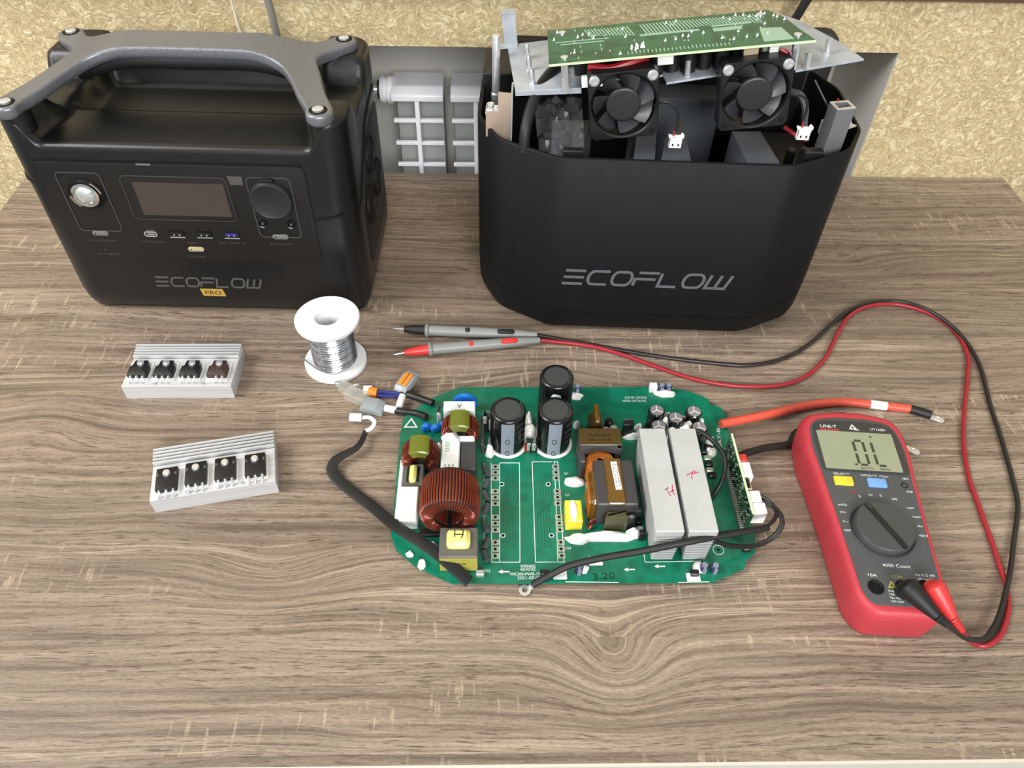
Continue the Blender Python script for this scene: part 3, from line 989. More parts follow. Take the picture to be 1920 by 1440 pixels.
# left bracket and post
b = MB(Matrix.Translation((0, 0.044, 0)) @ FRONT)
b.slab([(-0.1433, 0.2169), (-0.1327, 0.2164), (-0.1319, 0.175), (-0.1532, 0.1786), (-0.1531, 0.2003), (-0.1432, 0.2007)], 0.0, 0.0014, 0.0003)
br = part('corner_bracket', b, 'bracket_tan_reflection', RS, 'silver metal corner bracket with a tan reflection put in its colour')
q0 = (-0.1327, 0.2164); q1 = (-0.1319, 0.175)
b = MB(); b.box(q0[0] - 0.0002, q0[0] + 0.0012, 0.0426, 0.062, q1[1], q0[1])
part('bracket_flange', b, 'sheet_steel', br)
q = (-0.1491, 0.2019)
b = MB(); b.box(q[0] - 0.0045, q[0] + 0.0065, 0.043, 0.056, q[1] - 0.0040, q[1] - 0.0022, 0.0005)
b.cyl(q[0] - 0.0005, 0.050, q[1] - 0.0022, q[1] + 0.0022, 0.0032, 14, 0.0008)
part('bracket_tab', b, 'bright_metal', br)
p = (-0.1479, 0.1113)
b = MB(); b.lathe([(0.0044, 0.17), (0.0044, 0.182), (0.0036, 0.183), (0.0036, 0.232), (0.0030, 0.233)], 16, p[0], p[1])
part('post', b, 'bright_metal', RS, 'upright metal post')
b = MB(); b.box(p[0] - 0.012, p[0] + 0.014, p[1] + 0.008, p[1] + 0.055, 0.10, 0.196, 0.001)
part('side_block', b, 'chip_black', RS)
# right channel
c0 = (0.13, 0.0419)
b = MB(Matrix.Translation((c0[0], c0[1], 0)) @ Matrix.Rotation(0.25, 4, 'Z'))
b.stroke([(0.0070, 0.0060), (-0.0070, 0.0060), (-0.0070, -0.0045), (0.0070, -0.0045)], 0.0022, 0.150, 0.2160, True)
ch = part('corner_channel', b, 'channel_metal', RS, 'upright aluminium channel')
b = MB(Matrix.Translation((c0[0], c0[1], 0)) @ Matrix.Rotation(0.25, 4, 'Z')); b.stroke([(0.0070, 0.0060), (-0.0070, 0.0060), (-0.0070, -0.0045), (0.0070, -0.0045)], 0.0024, 0.2160, 0.2168, True)
part('channel_rim', b, 'bright_metal', ch)
b = MB(Matrix.Translation((c0[0], c0[1], 0)) @ Matrix.Rotation(0.25, 4, 'Z')); b.slab([(0.009, -0.003), (0.019, 0.0), (0.013, 0.009)], 0.1965, 0.1978); b.cyl(0.0135, 0.003, 0.1978, 0.2, 0.002, 10)
part('channel_tab', b, 'bright_metal', ch)
# cables and connectors inside
b = MB(); b.tube([(-0.0844, 0.09, 0.2238), (-0.0985, 0.075, 0.2222), (-0.1103, 0.055, 0.2158), (-0.117, 0.035, 0.2078), (-0.1206, 0.022, 0.1964), (-0.1213, 0.018, 0.1799)], 0.0045, 10, 6)
part('sleeved_cable', b, 'rubber_black', RS)
b = MB(); b.tube([(0.0898, 0.06, 0.2183), (0.0965, 0.05, 0.22), (0.1018, 0.045, 0.2129), (0.1076, 0.05, 0.1942), (0.1132, 0.05, 0.1815)], 0.0028, 8, 6)
part('loop_cable', b, 'mid_grey', RS)
b = MB(); b.tube([(0.0916, 0.05, 0.1922), (0.1003, 0.045, 0.1887), (0.1104, 0.045, 0.1842)], 0.0018, 8, 4); b.tube([(0.1277, 0.05, 0.218), (0.1264, 0.05, 0.2089), (0.1229, 0.05, 0.2009), (0.1224, 0.05, 0.1943)], 0.0008, 6, 4)
part('red_wire', b, 'wire_red', RS)
b = MB(); b.tube([(0.1121, 0.07, 0.2231), (0.1204, 0.06, 0.2126), (0.1275, 0.055, 0.204)], 0.0007, 6, 4)
part('thin_wire', b, 'mid_grey', RS)
q = (0.1253, 0.1935)
b = MB(); b.box(q[0] - 0.004, q[0] + 0.004, 0.048, 0.054, q[1] - 0.006, q[1] + 0.005, 0.0008)
part('white_plug', b, 'white_plastic', RS)
for i, (px, py) in enumerate(((0.1212, 0.173), (0.1149, 0.1737), (0.104, 0.1727))):
    b = MB(); b.lathe([(0.0040, 0.09), (0.0040, py - 0.001), (0.0030, py), ], 14, px, 0.05)
    part('metal_cap', b, ('sheet_steel', 'dark_grey', 'chip_black')[i], RS)
b = MB(); b.box(0.075, 0.135, 0.055, 0.12, 0.09, 0.150, 0.003)
part('module_block', b, 'chip_black', RS)
# crumpled clear film over the left half of the well
def film_z(u, v):
    return 0.004 * noise.noise(Vector((u * 7, v * 7, 0.3))) + 0.003 * abs(noise.noise(Vector((u * 15, v * 13, 2.3))))
b = MB()
c4 = [Vector(p) for p in [(-0.1149, 0.06, 0.2017), (-0.0759, 0.06, 0.2077), (-0.0726, 0.02, 0.1806), (-0.1082, 0.02, 0.1768)]]
n = 14
fv = []
for i in range(n):
    for j in range(n):
        u, v = i / (n - 1), j / (n - 1)
        q = (c4[0] * (1 - u) + c4[1] * u) * (1 - v) + (c4[3] * (1 - u) + c4[2] * u) * v
        w = film_z(u, v) * 2.2
        fv.append((q.x, q.y - w * 0.6, q.z + w))
b.add(fv, [(i * n + j, i * n + j + 1, (i + 1) * n + j + 1, (i + 1) * n + j) for i in range(n - 1) for j in range(n - 1)])
part('plastic_film', b, 'film', RS, 'crumpled clear plastic film', angle=12)

# ---------------------------------------------------------------- chassis tray with fans and board, lying on the opened station
TR = thing('chassis_tray', 'tilted grey metal tray with two fans and a green board, on the opened station', 'chassis tray', (0.0427, 0.5691, 0.2467), (math.radians(-2.8), math.radians(-6.8), math.radians(-1.4)))
LZ = -0.025
b = MB()
plate = [(-0.0361, 0.1131), (-0.0281, 0.0173), (0.024, 0.0113)] + [(0.0239, 0.022), (0.0885, 0.022)] + [(0.0896, 0.0071), (0.1293, 0.0133)] + [(0.130, 0.022), (0.1865, 0.022)] + [(0.1874, 0.0083), (0.2411, 0.0183), (0.2339, 0.0519), (0.2148, 0.106), (0.205, 0.1213)] + [(0.19, 0.128)]
b.slab(ccw(plate), LZ - 0.0016, LZ, 0.0003)
pl = part('tray_plate', b, 'sheet_steel', TR)
b = MB(); b.stroke([plate[1], plate[2]], 0.0016, LZ - 0.004, LZ - 0.0008)
part('plate_lip', b, 'sheet_steel', pl)
# upright tab at the left rear corner
t0 = [(-0.0385, 0.1131, -0.0248), (-0.0268, 0.1131, -0.0259), (-0.0292, 0.1131, 0.0023)]
b = MB(Matrix.Translation((0, t0[0][1], 0)) @ FRONT)
b.slab([(t0[0][0], LZ), (t0[1][0], LZ), (t0[1][0], t0[2][2]), (t0[0][0], t0[2][2])], -0.0012, 0.0, 0.0003)
tab = part('upright_tab', b, 'sheet_steel', TR)
b = MB(); b.box(t0[0][0] - 0.010, t0[1][0], t0[0][1] - 0.0075, t0[0][1] + 0.0012, LZ - 0.0005, LZ + 0.0012)
b.box(t0[0][0] - 0.0005, t0[1][0] + 0.0005, t0[0][1] - 0.001, t0[0][1] + 0.008, t0[2][2] - 0.0012, t0[2][2])
part('tab_foot', b, 'sheet_steel', tab)
# standoffs
for q in [(-0.0178, 0.0783, -0.025), (-0.0165, 0.0538, -0.025), (-0.0144, 0.0263, -0.025), (0.0141, 0.0133, -0.025), (0.1069, 0.0162, -0.025), (0.1959, 0.0104, -0.025), (0.2169, 0.0322, -0.025)]:
    big = q[0] > 0
    b = MB(at(q[0], q[1], LZ)); b.lathe([(0.0030, 0.0), (0.0030, 0.001), (0.0024, 0.0015), (0.0024, 0.010 if not big else 0.0125), (0.0014, 0.0125), (0.0012, 0.009)], 12)
    part('standoff', b, 'bright_metal', pl)
for x, y in ((0.012, 0.010), (0.186, 0.012), (0.012, 0.060), (0.168, 0.058)):
    b = MB(at(x, y, LZ)); b.lathe([(0.0030, 0.0), (0.0030, 0.0234)], 8)
    part('standoff', b, 'bright_metal', pl)
    b = MB(at(x, y, 0.0)); b.lathe([(0.0030, 0.0), (0.0030, 0.0012), (0.0016, 0.0018)], 10)
    part('board_screw', b, 'bright_metal', TR)
# upper board
bo = [(0, 0), (0.1962, 0.0)] + [(0.1907, 0.0215), (0.1847, 0.0497), (0.1765, 0.0683)] + [(0.0, 0.0688)]
b = MB(); b.slab(bo, -0.0016, 0.0)
bd2 = part('upper_board', b, 'board_green_dark', TR, 'green board, solder side up')
b = MB(); b.stroke([bo[0], bo[1]], 0.0006, -0.0015, 0.0001)
part('board_rim', b, 'board_edge', bd2)
rng = random.Random(11)
b = MB(); b2 = MB(); b3 = MB()
for k in range(52):                                            # bright solder-plated stripes near the rear edge
    x = 0.030 + k * 0.0026
    if 0.066 < x < 0.072: continue
    y0, y1 = 0.044 + 0.004 * math.sin(x * 60), 0.064 - 0.003 * abs(math.sin(x * 33))
    b.stroke([(x + 0.004, y0), (x, y1)], 0.0011, 0.0, 0.00025)
for k in range(26):
    x = 0.060 + k * 0.0030
    b.stroke([(x, 0.006), (x, 0.010 + 0.002 * rng.random())], 0.0009, 0.0, 0.00025)
b.stroke([(0.072, 0.0400), (0.118, 0.0405)], 0.0030, 0.0, 0.0003)
b.stroke([(0.128, 0.045), (0.158, 0.0455)], 0.0026, 0.0, 0.0003)
b.stroke([(0.128, 0.037), (0.150, 0.0375)], 0.0060, 0.0, 0.0003)
b.stroke([(0.006, 0.041), (0.048, 0.041)], 0.0010, 0.0, 0.0003)
b.stroke([(0.010, 0.036), (0.044, 0.036)], 0.0012, 0.0, 0.0003)
b.slab([(0.160, 0.006), (0.182, 0.006), (0.178, 0.030), (0.162, 0.032)], 0.0, 0.0002)
part('plated_trace', b, 'trace_green', bd2, kind='stuff')
spots = [(0.008, 0.062), (0.012, 0.056), (0.005, 0.047), (0.024, 0.048), (0.028, 0.052), (0.033, 0.051), (0.036, 0.043), (0.060, 0.056), (0.061, 0.040), (0.020, 0.018), (0.054, 0.008), (0.090, 0.025), (0.098, 0.026), (0.104, 0.031), (0.108, 0.029), (0.112, 0.038), (0.120, 0.033),
         (0.095, 0.060), (0.103, 0.062), (0.140, 0.016), (0.150, 0.018), (0.158, 0.019), (0.166, 0.021), (0.132, 0.020), (0.146, 0.030), (0.140, 0.060), (0.144, 0.055), (0.150, 0.063), (0.156, 0.062), (0.160, 0.058), (0.165, 0.057), (0.170, 0.064), (0.172, 0.060), (0.178, 0.055), (0.180, 0.052), (0.184, 0.045), (0.168, 0.040)]
for x, y in spots:
    b2.lathe([(0.0012, 0.0), (0.0008, 0.0005), (0.0004, 0.0015), (0.0002, 0.0021)], 7, x, y)
for k in range(16):
    b2.lathe([(0.0010, 0.0), (0.0007, 0.0006), (0.0003, 0.0018)], 6, 0.068 + rng.uniform(-0.005, 0.005), 0.018 + rng.uniform(-0.006, 0.006))
for k in range(40):
    b2.lathe([(0.0007, 0.0), (0.0003, 0.0009)], 5, rng.uniform(0.006, 0.170), rng.uniform(0.004, 0.064))
part('solder_joint', b2, 'bright_metal', bd2, kind='stuff')
# parts hanging under the upper board
for k in range(9):
    x = 0.058 + k * 0.0125
    b = MB(); b.cyl(x, 0.020 + 0.004 * (k % 2), -0.0225, -0.0016, 0.0055, 14)
    part('board_capacitor', b, 'chip_black', bd2)
b = MB(); b.box(0.020, 0.155, 0.034, 0.060, -0.0245, -0.0016)
part('board_module', b, 'chip_black', bd2)
b = MB(); b.box(0.082, 0.094, 0.006, 0.014, -0.0105, -0.0016, 0.0005)
part('white_header', b, 'white_box', bd2)
b = MB(); b.box(0.146, 0.157, 0.006, 0.013, -0.0145, -0.0016, 0.0005)
part('cream_header', b, 'button_cream', bd2)
b = MB(); b.box(0.165, 0.172, 0.006, 0.013, -0.0130, -0.0016, 0.0005)
part('white_header', b, 'white_box', bd2)
b = MB(); b.box(0.024, 0.040, 0.000, 0.006, -0.0200, -0.0125, 0.0006)
part('white_header', b, 'white_plastic', bd2)
b = MB(); b.tube([(0.030, 0.010, -0.008), (0.045, 0.006, -0.010), (0.060, 0.008, -0.008), (0.075, 0.014, -0.006)], 0.0035, 8, 5)
part('red_cable', b, 'wire_red', bd2)
b = MB(); b.tube([(0.172, 0.004, -0.006), (0.178, 0.002, -0.010), (0.176, 0.0, -0.020)], 0.0008, 6, 5); b.tube([(0.172, 0.006, -0.006), (0.180, 0.004, -0.009), (0.179, 0.0, -0.018)], 0.0008, 6, 5)
part('thin_red_wire', b, 'wire_red', bd2)

# fans
def fan(corners, rot_k, seed):
    (ax, az), (bx, bz), (cx_, cz_), (dx, dz) = corners
    s = ((bx - ax) + (dx - cx_) + (az - cz_) + (bz - dz)) / 4.0
    cx, cz = (ax + bx + cx_ + dx) / 4, (az + bz + cz_ + dz) / 4
    base = Matrix.Translation((cx, -0.006, cz)) @ Matrix.Rotation(rot_k, 4, 'Y') @ FRONT
    D = 0.015
    n = 48
    outer = []
    rr = 0.0035
    h = s / 2
    for k in range(n):                                         # rounded square sampled by angle so it can be bridged to the bore
        a = 2 * PI * (k + 0.5) / n
        c, si = math.cos(a), math.sin(a)
        t = h / max(abs(c), abs(si))
        x, y = c * t, si * t
        ex, ey = abs(x) - (h - rr), abs(y) - (h - rr)
        if ex > 0 and ey > 0:
            l = math.hypot(ex, ey)
            f = rr / l if l > rr else 1
            x = math.copysign(h - rr + ex * f, x); y = math.copysign(h - rr + ey * f, y)
        outer.append((x, y))
    bore = [(h * 0.93 * math.cos(2 * PI * (k + 0.5) / n), h * 0.93 * math.sin(2 * PI * (k + 0.5) / n)) for k in range(n)]
    def at_z(pts, z): return [(p[0], p[1], z) for p in pts]
    b = MB(base)
    b.rings([at_z(bore, -D), at_z(outer, -D), at_z(outer, -0.0006), at_z(inset(outer, 0.0006), 0.0), at_z(inset(bore, -0.0012), 0.0), at_z(bore, -0.0010), at_z(bore, -D)], False, False)
    for k in range(3):                                         # rear spider
        a = 0.5 + k * 2 * PI / 3
        b.stroke([(h * 0.3 * math.cos(a), h * 0.3 * math.sin(a)), (h * 0.95 * math.cos(a), h * 0.95 * math.sin(a))], 0.0022, -D, -D + 0.002)
    fr = part('fan', b, 'black_plastic', TR, 'small black cooling fan')
    rh = h * 0.50
    b = MB(base)
    b.lathe([(rh, -0.013), (rh, -0.0022), (rh - 0.0008, -0.0014), (rh - 0.0018, -0.0012)], 36)
    hub = part('fan_hub', b, 'fan_hub', fr)
    for k in range(7):
        b = MB(base)
        a0 = 2 * PI * k / 7 + seed
        vs, fs = [], []
        m = 6
        for i in range(m):
            t = i / (m - 1)
            r = rh * 0.97 + (h * 0.90 - rh) * t
            for j in range(5):
                u = j / 4
                a = a0 + (u - 0.5) * 0.80 + 0.25 * t
                z = -0.003 - 0.0085 * u + 0.0015 * math.sin(PI * u)
                vs.append((r * math.cos(a), r * math.sin(a), z))
        nq = len(vs)
        vs += [(x, y, z - 0.0008) for x, y, z in vs]
        for i in range(m - 1):
            for j in range(4):
                q = (i * 5 + j, (i + 1) * 5 + j, (i + 1) * 5 + j + 1, i * 5 + j + 1)
                fs.append(q); fs.append(tuple(nq + v for v in reversed(q)))
        rim = [i * 5 for i in range(m)] + [(m - 1) * 5 + j for j in range(1, 5)] + [i * 5 + 4 for i in range(m - 2, -1, -1)] + [j for j in range(3, 0, -1)]
        for i in range(len(rim)):
            p_, q_ = rim[i], rim[(i + 1) % len(rim)]
            fs.append((p_, nq + p_, nq + q_, q_))
        b.add(vs, fs)
        part('fan_blade', b, 'fan_blade', fr)
    for sx, sy, m in ((-1, 1, 'bright_metal'), (1, 1, 'bright_metal'), (-1, -1, 'deep_black'), (1, -1, 'deep_black')):
        b = MB(base @ Matrix.Translation((sx * h * 0.82, sy * h * 0.82, 0)))
        if sy > 0:
            b.lathe([(0.0041, -0.001), (0.0041, 0.0010), (0.0032, 0.0018), (0.0015, 0.0019), (0.0012, 0.0012)], 18)
            part('fan_screw', b, m, fr)
        else:
            b.lathe([(0.0024, -0.002), (0.0024, 0.0002)], 14)
            part('screw_hole', b, m, fr)
    return fr
fan1 = fan([(0.0297, -0.0073), (0.0805, -0.006), (0.0304, -0.0626), (0.082, -0.0627)], math.radians(-1.0), 0.25)
fan2 = fan([(0.1263, -0.0075), (0.179, -0.0084), (0.1325, -0.0628), (0.1838, -0.0635)], math.radians(-1.0), 0.1)
# fan leads with white plugs
for fr, pts, px, py in ((fan1, [(0.0797, -0.004, -0.0374), (0.0834, -0.012, -0.0315), (0.0901, -0.016, -0.0311), (0.0961, -0.016, -0.0393), (0.0953, -0.016, -0.0535)], *(0.0948, -0.0611)),
                        (fan2, [(0.1813, -0.004, -0.0412), (0.1838, -0.01, -0.0358), (0.1907, -0.012, -0.0372), (0.1943, -0.012, -0.0451), (0.1931, -0.012, -0.057)], *(0.1929, -0.0631))):
    b = MB(); b.tube(pts, 0.0011, 6, 6)
    part('fan_lead', b, 'rubber_black', fr)
    b = MB(Matrix.Translation((px, -0.016, py)) @ Matrix.Rotation(0.12, 4, 'Y') @ FRONT)
    b.slab(fillet([(-0.0048, -0.0050), (0.0048, -0.0050), (0.0048, 0.0030), (0.0058, 0.0032), (0.0058, 0.0055), (0.0042, 0.0062), (0.0034, 0.0042), (-0.0034, 0.0042), (-0.0058, 0.0050), (-0.0058, 0.0030), (-0.0048, 0.0028)], 0.0002, 2), 0.0, 0.0042, 0.0003)
    pg = part('fan_plug', b, 'white_plastic', fr)
    b = MB(Matrix.Translation((px, -0.016, py)) @ Matrix.Rotation(0.12, 4, 'Y') @ FRONT)
    for xx in (-0.0022, 0.0022):
        b.slab(rrect(0.0012, 0.0018, 0.0002, 1, xx, -0.0022), 0.0038, 0.0044)
    part('plug_slot', b, 'deep_black', fr)
    b = MB(); b.tube([(px - 0.002, -0.018, py + 0.004), (px - 0.0015, -0.018, py + 0.009)], 0.0007, 6)
    part('red_wire', b, 'wire_red', fr)

# ---------------------------------------------------------------- loose circuit board on the table
CB = thing('circuit_board', 'large green circuit board with coils, capacitors and heat sinks, lying on the table', 'circuit board', (0.063, 0.37, 0), world=True)
ZB = 0.006
outline = ccw([(-0.0282, 0.4599), (-0.0479, 0.4498), (-0.0564, 0.4435), (-0.0748, 0.4248), (-0.0763, 0.4044), (-0.0751, 0.33), (-0.0753, 0.3097), (-0.0702, 0.2965), (-0.0551, 0.2832), (-0.0287, 0.2698), (0.1139, 0.2695), (0.1597, 0.2693), (0.1858, 0.2803), (0.1888, 0.2865), (0.1969, 0.294), (0.2003, 0.3087), (0.2005, 0.4034), (0.2019, 0.4323), (0.1992, 0.4372), (0.191, 0.4409), (0.1907, 0.4465), (0.1809, 0.4528), (0.1698, 0.4573), (0.1431, 0.461), (0.1082, 0.4603)])
b = MB(); b.slab(outline, ZB - 0.0016, ZB)
main = part('board', b, 'board_green', CB)
rng = random.Random(3)
b = MB()
for k in range(60):
    x, y = rng.uniform(-0.06, 0.185), rng.uniform(0.285, 0.455)
    b.lathe([(0.0004, 0.0), (0.0009, ZB - 0.0017)], 5, x, y)
part('solder_tail', b, 'bright_metal', main, kind='stuff')

# faint copper runs under the lacquer and white print
b = MB()
for k in range(5):
    x = 0.0125 + k * 0.0022
    b.stroke([(x, 0.372), (x, 0.352 - 0.002 * k), (x - 0.003, 0.345 - 0.002 * k), (x - 0.003, 0.298)], 0.0007, ZB, ZB + 0.0001)
    x = 0.0475 - k * 0.0022
    b.stroke([(x, 0.362), (x, 0.340 - 0.002 * k), (x - 0.003, 0.334 - 0.002 * k), (x - 0.003, 0.298)], 0.0007, ZB, ZB + 0.0001)
part('copper_run', b, 'trace_teal', main, kind='stuff')
b = MB()
T = ZB + 0.0002
def sl(pts, w=0.0005, closed=False):
    b.stroke(pts, w, ZB, T, closed)
sl([(0.0067, 0.3767), (0.0228, 0.3767), (0.0211, 0.2863), (0.0004, 0.2864), (-0.0002, 0.3767)])
sl([(0.0067, 0.3767), (0.0062, 0.2864)])
sl([(0.0498, 0.3778), (0.0332, 0.3778), (0.0325, 0.2863), (0.0536, 0.2862), (0.0541, 0.3778), (0.0506, 0.3778)])
sl([(0.0515, 0.3778), (0.0489, 0.2862)])
sl([(-0.0058, 0.3767), (-0.0051, 0.2865)])
sl([(0.1133, 0.2966), (0.1134, 0.2859), (0.1543, 0.2866), (0.1573, 0.2919)])
sl([(0.1352, 0.2694), (0.1578, 0.2697)]); sl([(0.0534, 0.2703), (0.0919, 0.2696)])
for p in ((0.0083, 0.3557), (0.0088, 0.3089), (0.0452, 0.3556), (0.0454, 0.3088)):
    sl(circle(0.0017, 16, *p), 0.0005, True)
sl(circle(0.0040, 24, *(0.1696, 0.2959)), 0.0005, True)
sl(circle(0.0040, 24, *(-0.0042, 0.3893)), 0.0005, True)
for p, s, w in (((0.1267, 0.4477), 'DATE: 270222', 0.019), ((0.1253, 0.4439), 'MODEL ELECTRONIC', 0.021), ((0.0269, 0.2828), 'WARNING', 0.011), ((0.0268, 0.2802), 'HIGH VOLTAGE', 0.011), ((0.0267, 0.2764), 'WK200-PWR-1DA1', 0.026), ((0.0273, 0.2734), '2021-07-05', 0.0165)):
    b.text(s, 0.0035, p[0], p[1], T, 0, w)
p = (0.1919, 0.4034); b.text('BAT-B-', 0.0040, p[0], p[1], T, PI / 2 - 0.1, 0.024)
for p, s in (((0.0603, 0.366), 'Q1'), ((0.0598, 0.3454), 'Q2'), ((0.0575, 0.2977), 'Q4'), ((-0.0054, 0.3259), 'Q7'), ((-0.0035, 0.2791), 'CN3')):
    b.text(s, 0.0030, p[0], p[1], T)
for p in ((0.1009, 0.2799), (0.1236, 0.2824), (0.0093, 0.2786)):
    b.stroke([(p[0] + 0.004, p[1]), (p[0] - 0.001, p[1])], 0.0010, ZB, T)
    b.slab([(p[0] - 0.0010, p[1] + 0.0016), (p[0] - 0.0010, p[1] - 0.0016), (p[0] - 0.0042, p[1])], ZB, T)
p = (-0.068, 0.4183); sl([(p[0] - 0.005, p[1] - 0.004), (p[0] + 0.005, p[1] - 0.004), (p[0], p[1] + 0.005)], 0.0012, True)
for q in ((0.0769, 0.287), (0.0499, 0.2758), (0.1468, 0.2732)):
    b.slab(rrect(0.010, 0.0072, 0.0004, 1, *q), ZB, T)
part('silkscreen', b, 'print_white', main, 'white printed lines and lettering', kind='stuff')
b = MB(); p = (0.0816, 0.2744); b.text('3.20', 0.0075, p[0], p[1], T + 0.0001, 0.08, 0.016)
part('pen_mark', b, 'marker_black', main, 'handwritten date in pen')
# square pads with holes for the missing transistors
b = MB(); b2 = MB()
for y0 in (0.3740, 0.3500, 0.3262, 0.3040):
    for k in range(3):
        y = y0 - 0.0012 - k * 0.0057
        for x, w in ((0.0033 - (0.374 - y) * 0.004, 0.0058), (0.0520 + (0.374 - y) * 0.0, 0.0058)):
            b.slab(rrect(w, 0.0044, 0.0002, 1, x, y), ZB, ZB + 0.00025)
            b2.cyl(x, y, ZB + 0.0002, ZB + 0.0004, 0.0012, 10)
for p in ((0.0083, 0.3557), (0.0088, 0.3089), (0.0452, 0.3556), (0.0454, 0.3088), (0.1696, 0.2959)):
    b2.cyl(p[0], p[1], ZB, ZB + 0.0003, 0.0010, 10)
part('solder_pad', b, 'pad_silver', main, kind='stuff')
part('pad_hole', b2, 'deep_black', main, kind='stuff')
# row of small dark transistors
for k, y in enumerate((0.366, 0.354, 0.343, 0.331, 0.314, 0.300, 0.2900)):
    b = MB(at(-0.0040, y, ZB, rz=0.35 * (-1) ** k))
    b.M = b.M @ Matrix.Rotation(PI / 2, 4, 'X')
    b.lathe([(0.0016, -0.0045), (0.0026, -0.0042), (0.0026, 0.0042), (0.0016, 0.0045)], 12, 0, 0.0026)
    part('diode', b, 'diode_grey', CB)

# big electrolytic capacitors
def big_cap(x, y, top, glue, tag_strip):
    r = 0.0142
    b = MB(); b.lathe([(r, ZB), (r, top - 0.0022), (r - 0.0006, top - 0.0008), (r - 0.0018, top), (r - 0.0032, top), (r - 0.0036, top - 0.0009)], 40, x, y)
    c = part('capacitor', b, 'cap_sleeve', CB, 'large black capacitor')
    b = MB(); b.cyl(x, y, top - 0.001, top - 0.0006, r - 0.0036, 36)
    part('capacitor_top', b, 'cap_end', c)
    def patch(a0, a1, z0, z1, m, nm, rr=0.00015, k=8):
        b = MB()
        vs = []
        for i in range(k + 1):
            a = a0 + (a1 - a0) * i / k
            for z, ro in ((z0, r + rr), (z1, r + rr)):
                vs.append((x + ro * math.cos(a), y + ro * math.sin(a), z))
        b.add(vs, [(2 * i, 2 * i + 2, 2 * i + 3, 2 * i + 1) for i in range(k)])
        return part(nm, b, m, c)
    if tag_strip:
        d = -PI / 2 - 0.02
        patch(d - 0.37, d + 0.37, ZB + 0.0005, top - 0.0024, 'cap_stripe', 'polarity_stripe')
        b = MB()
        for z in (ZB + 0.004, ZB + 0.019):
            b.M = at(x, y, 0) @ Matrix.Rotation(d + PI / 2, 4, 'Z') @ Matrix.Translation((0, -r - 0.0003, z)) @ FRONT
            b.stroke([(0.0016 * math.cos(t), 0.0030 * math.sin(t)) for t in [2 * PI * j / 14 for j in range(14)]], 0.0005, 0, 0.0002, True)
        part('stripe_mark', b, 'dark_grey', c)
        b = MB()
        for k in range(4):
            aa = d + 0.85
            b.M = at(x, y, 0) @ Matrix.Rotation(aa + PI / 2, 4, 'Z') @ Matrix.Translation((0, -r - 0.0002, top - 0.007 - 0.007 * k)) @ FRONT
            b.text(('450V', '820uF', '105C', 'CD294')[k], 0.0048, 0, 0, 0.0002, -0.1, 0.0085)
        part('sleeve_lettering', b, 'print_grey', c)
    b = MB()
    for k in range(9):
        a = -0.75 + k * 0.16
        b.stroke([(x + (r - 0.0024) * math.cos(a + t), y + (r - 0.0024) * math.sin(a + t)) for t in (0, 0.05, 0.10)], 0.0009, top, top + 0.0002)
    part('rim_lettering', b, 'print_grey', c)
    if glue:
        b = MB(); b.lathe([(r + 0.0022, ZB), (r + 0.0016, ZB + 0.0008), (r, ZB + 0.0012)], 36, x, y)
        part('glue_ring', b, 'white_glue', c)
big_cap(0.0132, 0.3975, 0.0488, True, True)
big_cap(0.0508, 0.3975, 0.0488, True, True)
big_cap(0.0539, 0.4345, 0.0480, False, False)
q = (0.0530, 0.4345 - 0.0145)
b = MB(); b.blob((q[0], q[1] + 0.0015, 0.034), (0.0048, 0.0035, 0.0070), 5, 0.3, flat=False)
part('glue_blob', b, 'white_glue', CB)

# wire-wound toroids standing on edge
def toroid(x, y, zc, ro, ri, L, turns, wr, a0, a1, name, mt='copper_wire', tape=None, label=None):
    b = MB(at(x, y, zc) @ FRONT)
    rc, rr = (ro + ri) / 2, (ro - ri) / 2
    loopn = 18
    for k in range(turns):
        a = a0 + (a1 - a0) * (k + 0.5) / turns
        ca, sa = math.cos(a), math.sin(a)
        path = []
        for j in range(loopn):
            t = 2 * PI * j / loopn
            ct, st = math.cos(t), math.sin(t)
            # rounded-rectangle winding section
            e = 0.55
            u = math.copysign(abs(ct) ** e, ct) * (rr - wr)
            w = math.copysign(abs(st) ** e, st) * (L / 2 - wr)
            path.append(((rc + u) * ca, (rc + u) * sa, w))
        b.tube(path, [wr * max(0.42, math.hypot(p[0], p[1]) / (ro - wr)) for p in path], 6, 0, True)
    wnd = part(name, b, mt, CB, label, kind=None)
    b = MB(at(x, y, zc) @ FRONT)
    n = 36
    R = []
    o2, i2, l2 = ro - 2.2 * wr, ri + 2.2 * wr, L / 2 - 2.2 * wr
    for rad, z in ((i2, -l2), (o2, -l2), (o2, l2), (i2, l2), (i2, -l2)):
        R.append([(rad * math.cos(2 * PI * k / n), rad * math.sin(2 * PI * k / n), z) for k in range(n)])
    b.rings(R, False, False)
    part('coil_core', b, 'chip_black', wnd)
    if tape:
        b = MB(at(x, y, zc) @ FRONT)
        R = []
        for k in range(9):
            a = PI / 2 - tape + 2 * tape * k / 8
            o, i, l = ro + 0.0006, ro - 0.0062, L / 2 + 0.0006
            R.append([(rad * math.cos(a), rad * math.sin(a), z) for rad, z in ((i, -l), (o - 0.001, -l), (o, -l + 0.001), (o, l - 0.001), (o - 0.001, l), (i, l))])
        b.rings(R)
        part('coil_tape', b, 'tape_green', wnd)
    return wnd
toroid(-0.0308, 0.3245, 0.0295, 0.0228, 0.0085, 0.035, 56, 0.00088, -PI / 2 + 0.15, 3 * PI / 2 - 0.15, 'toroid_coil', label='large copper wound ring coil')
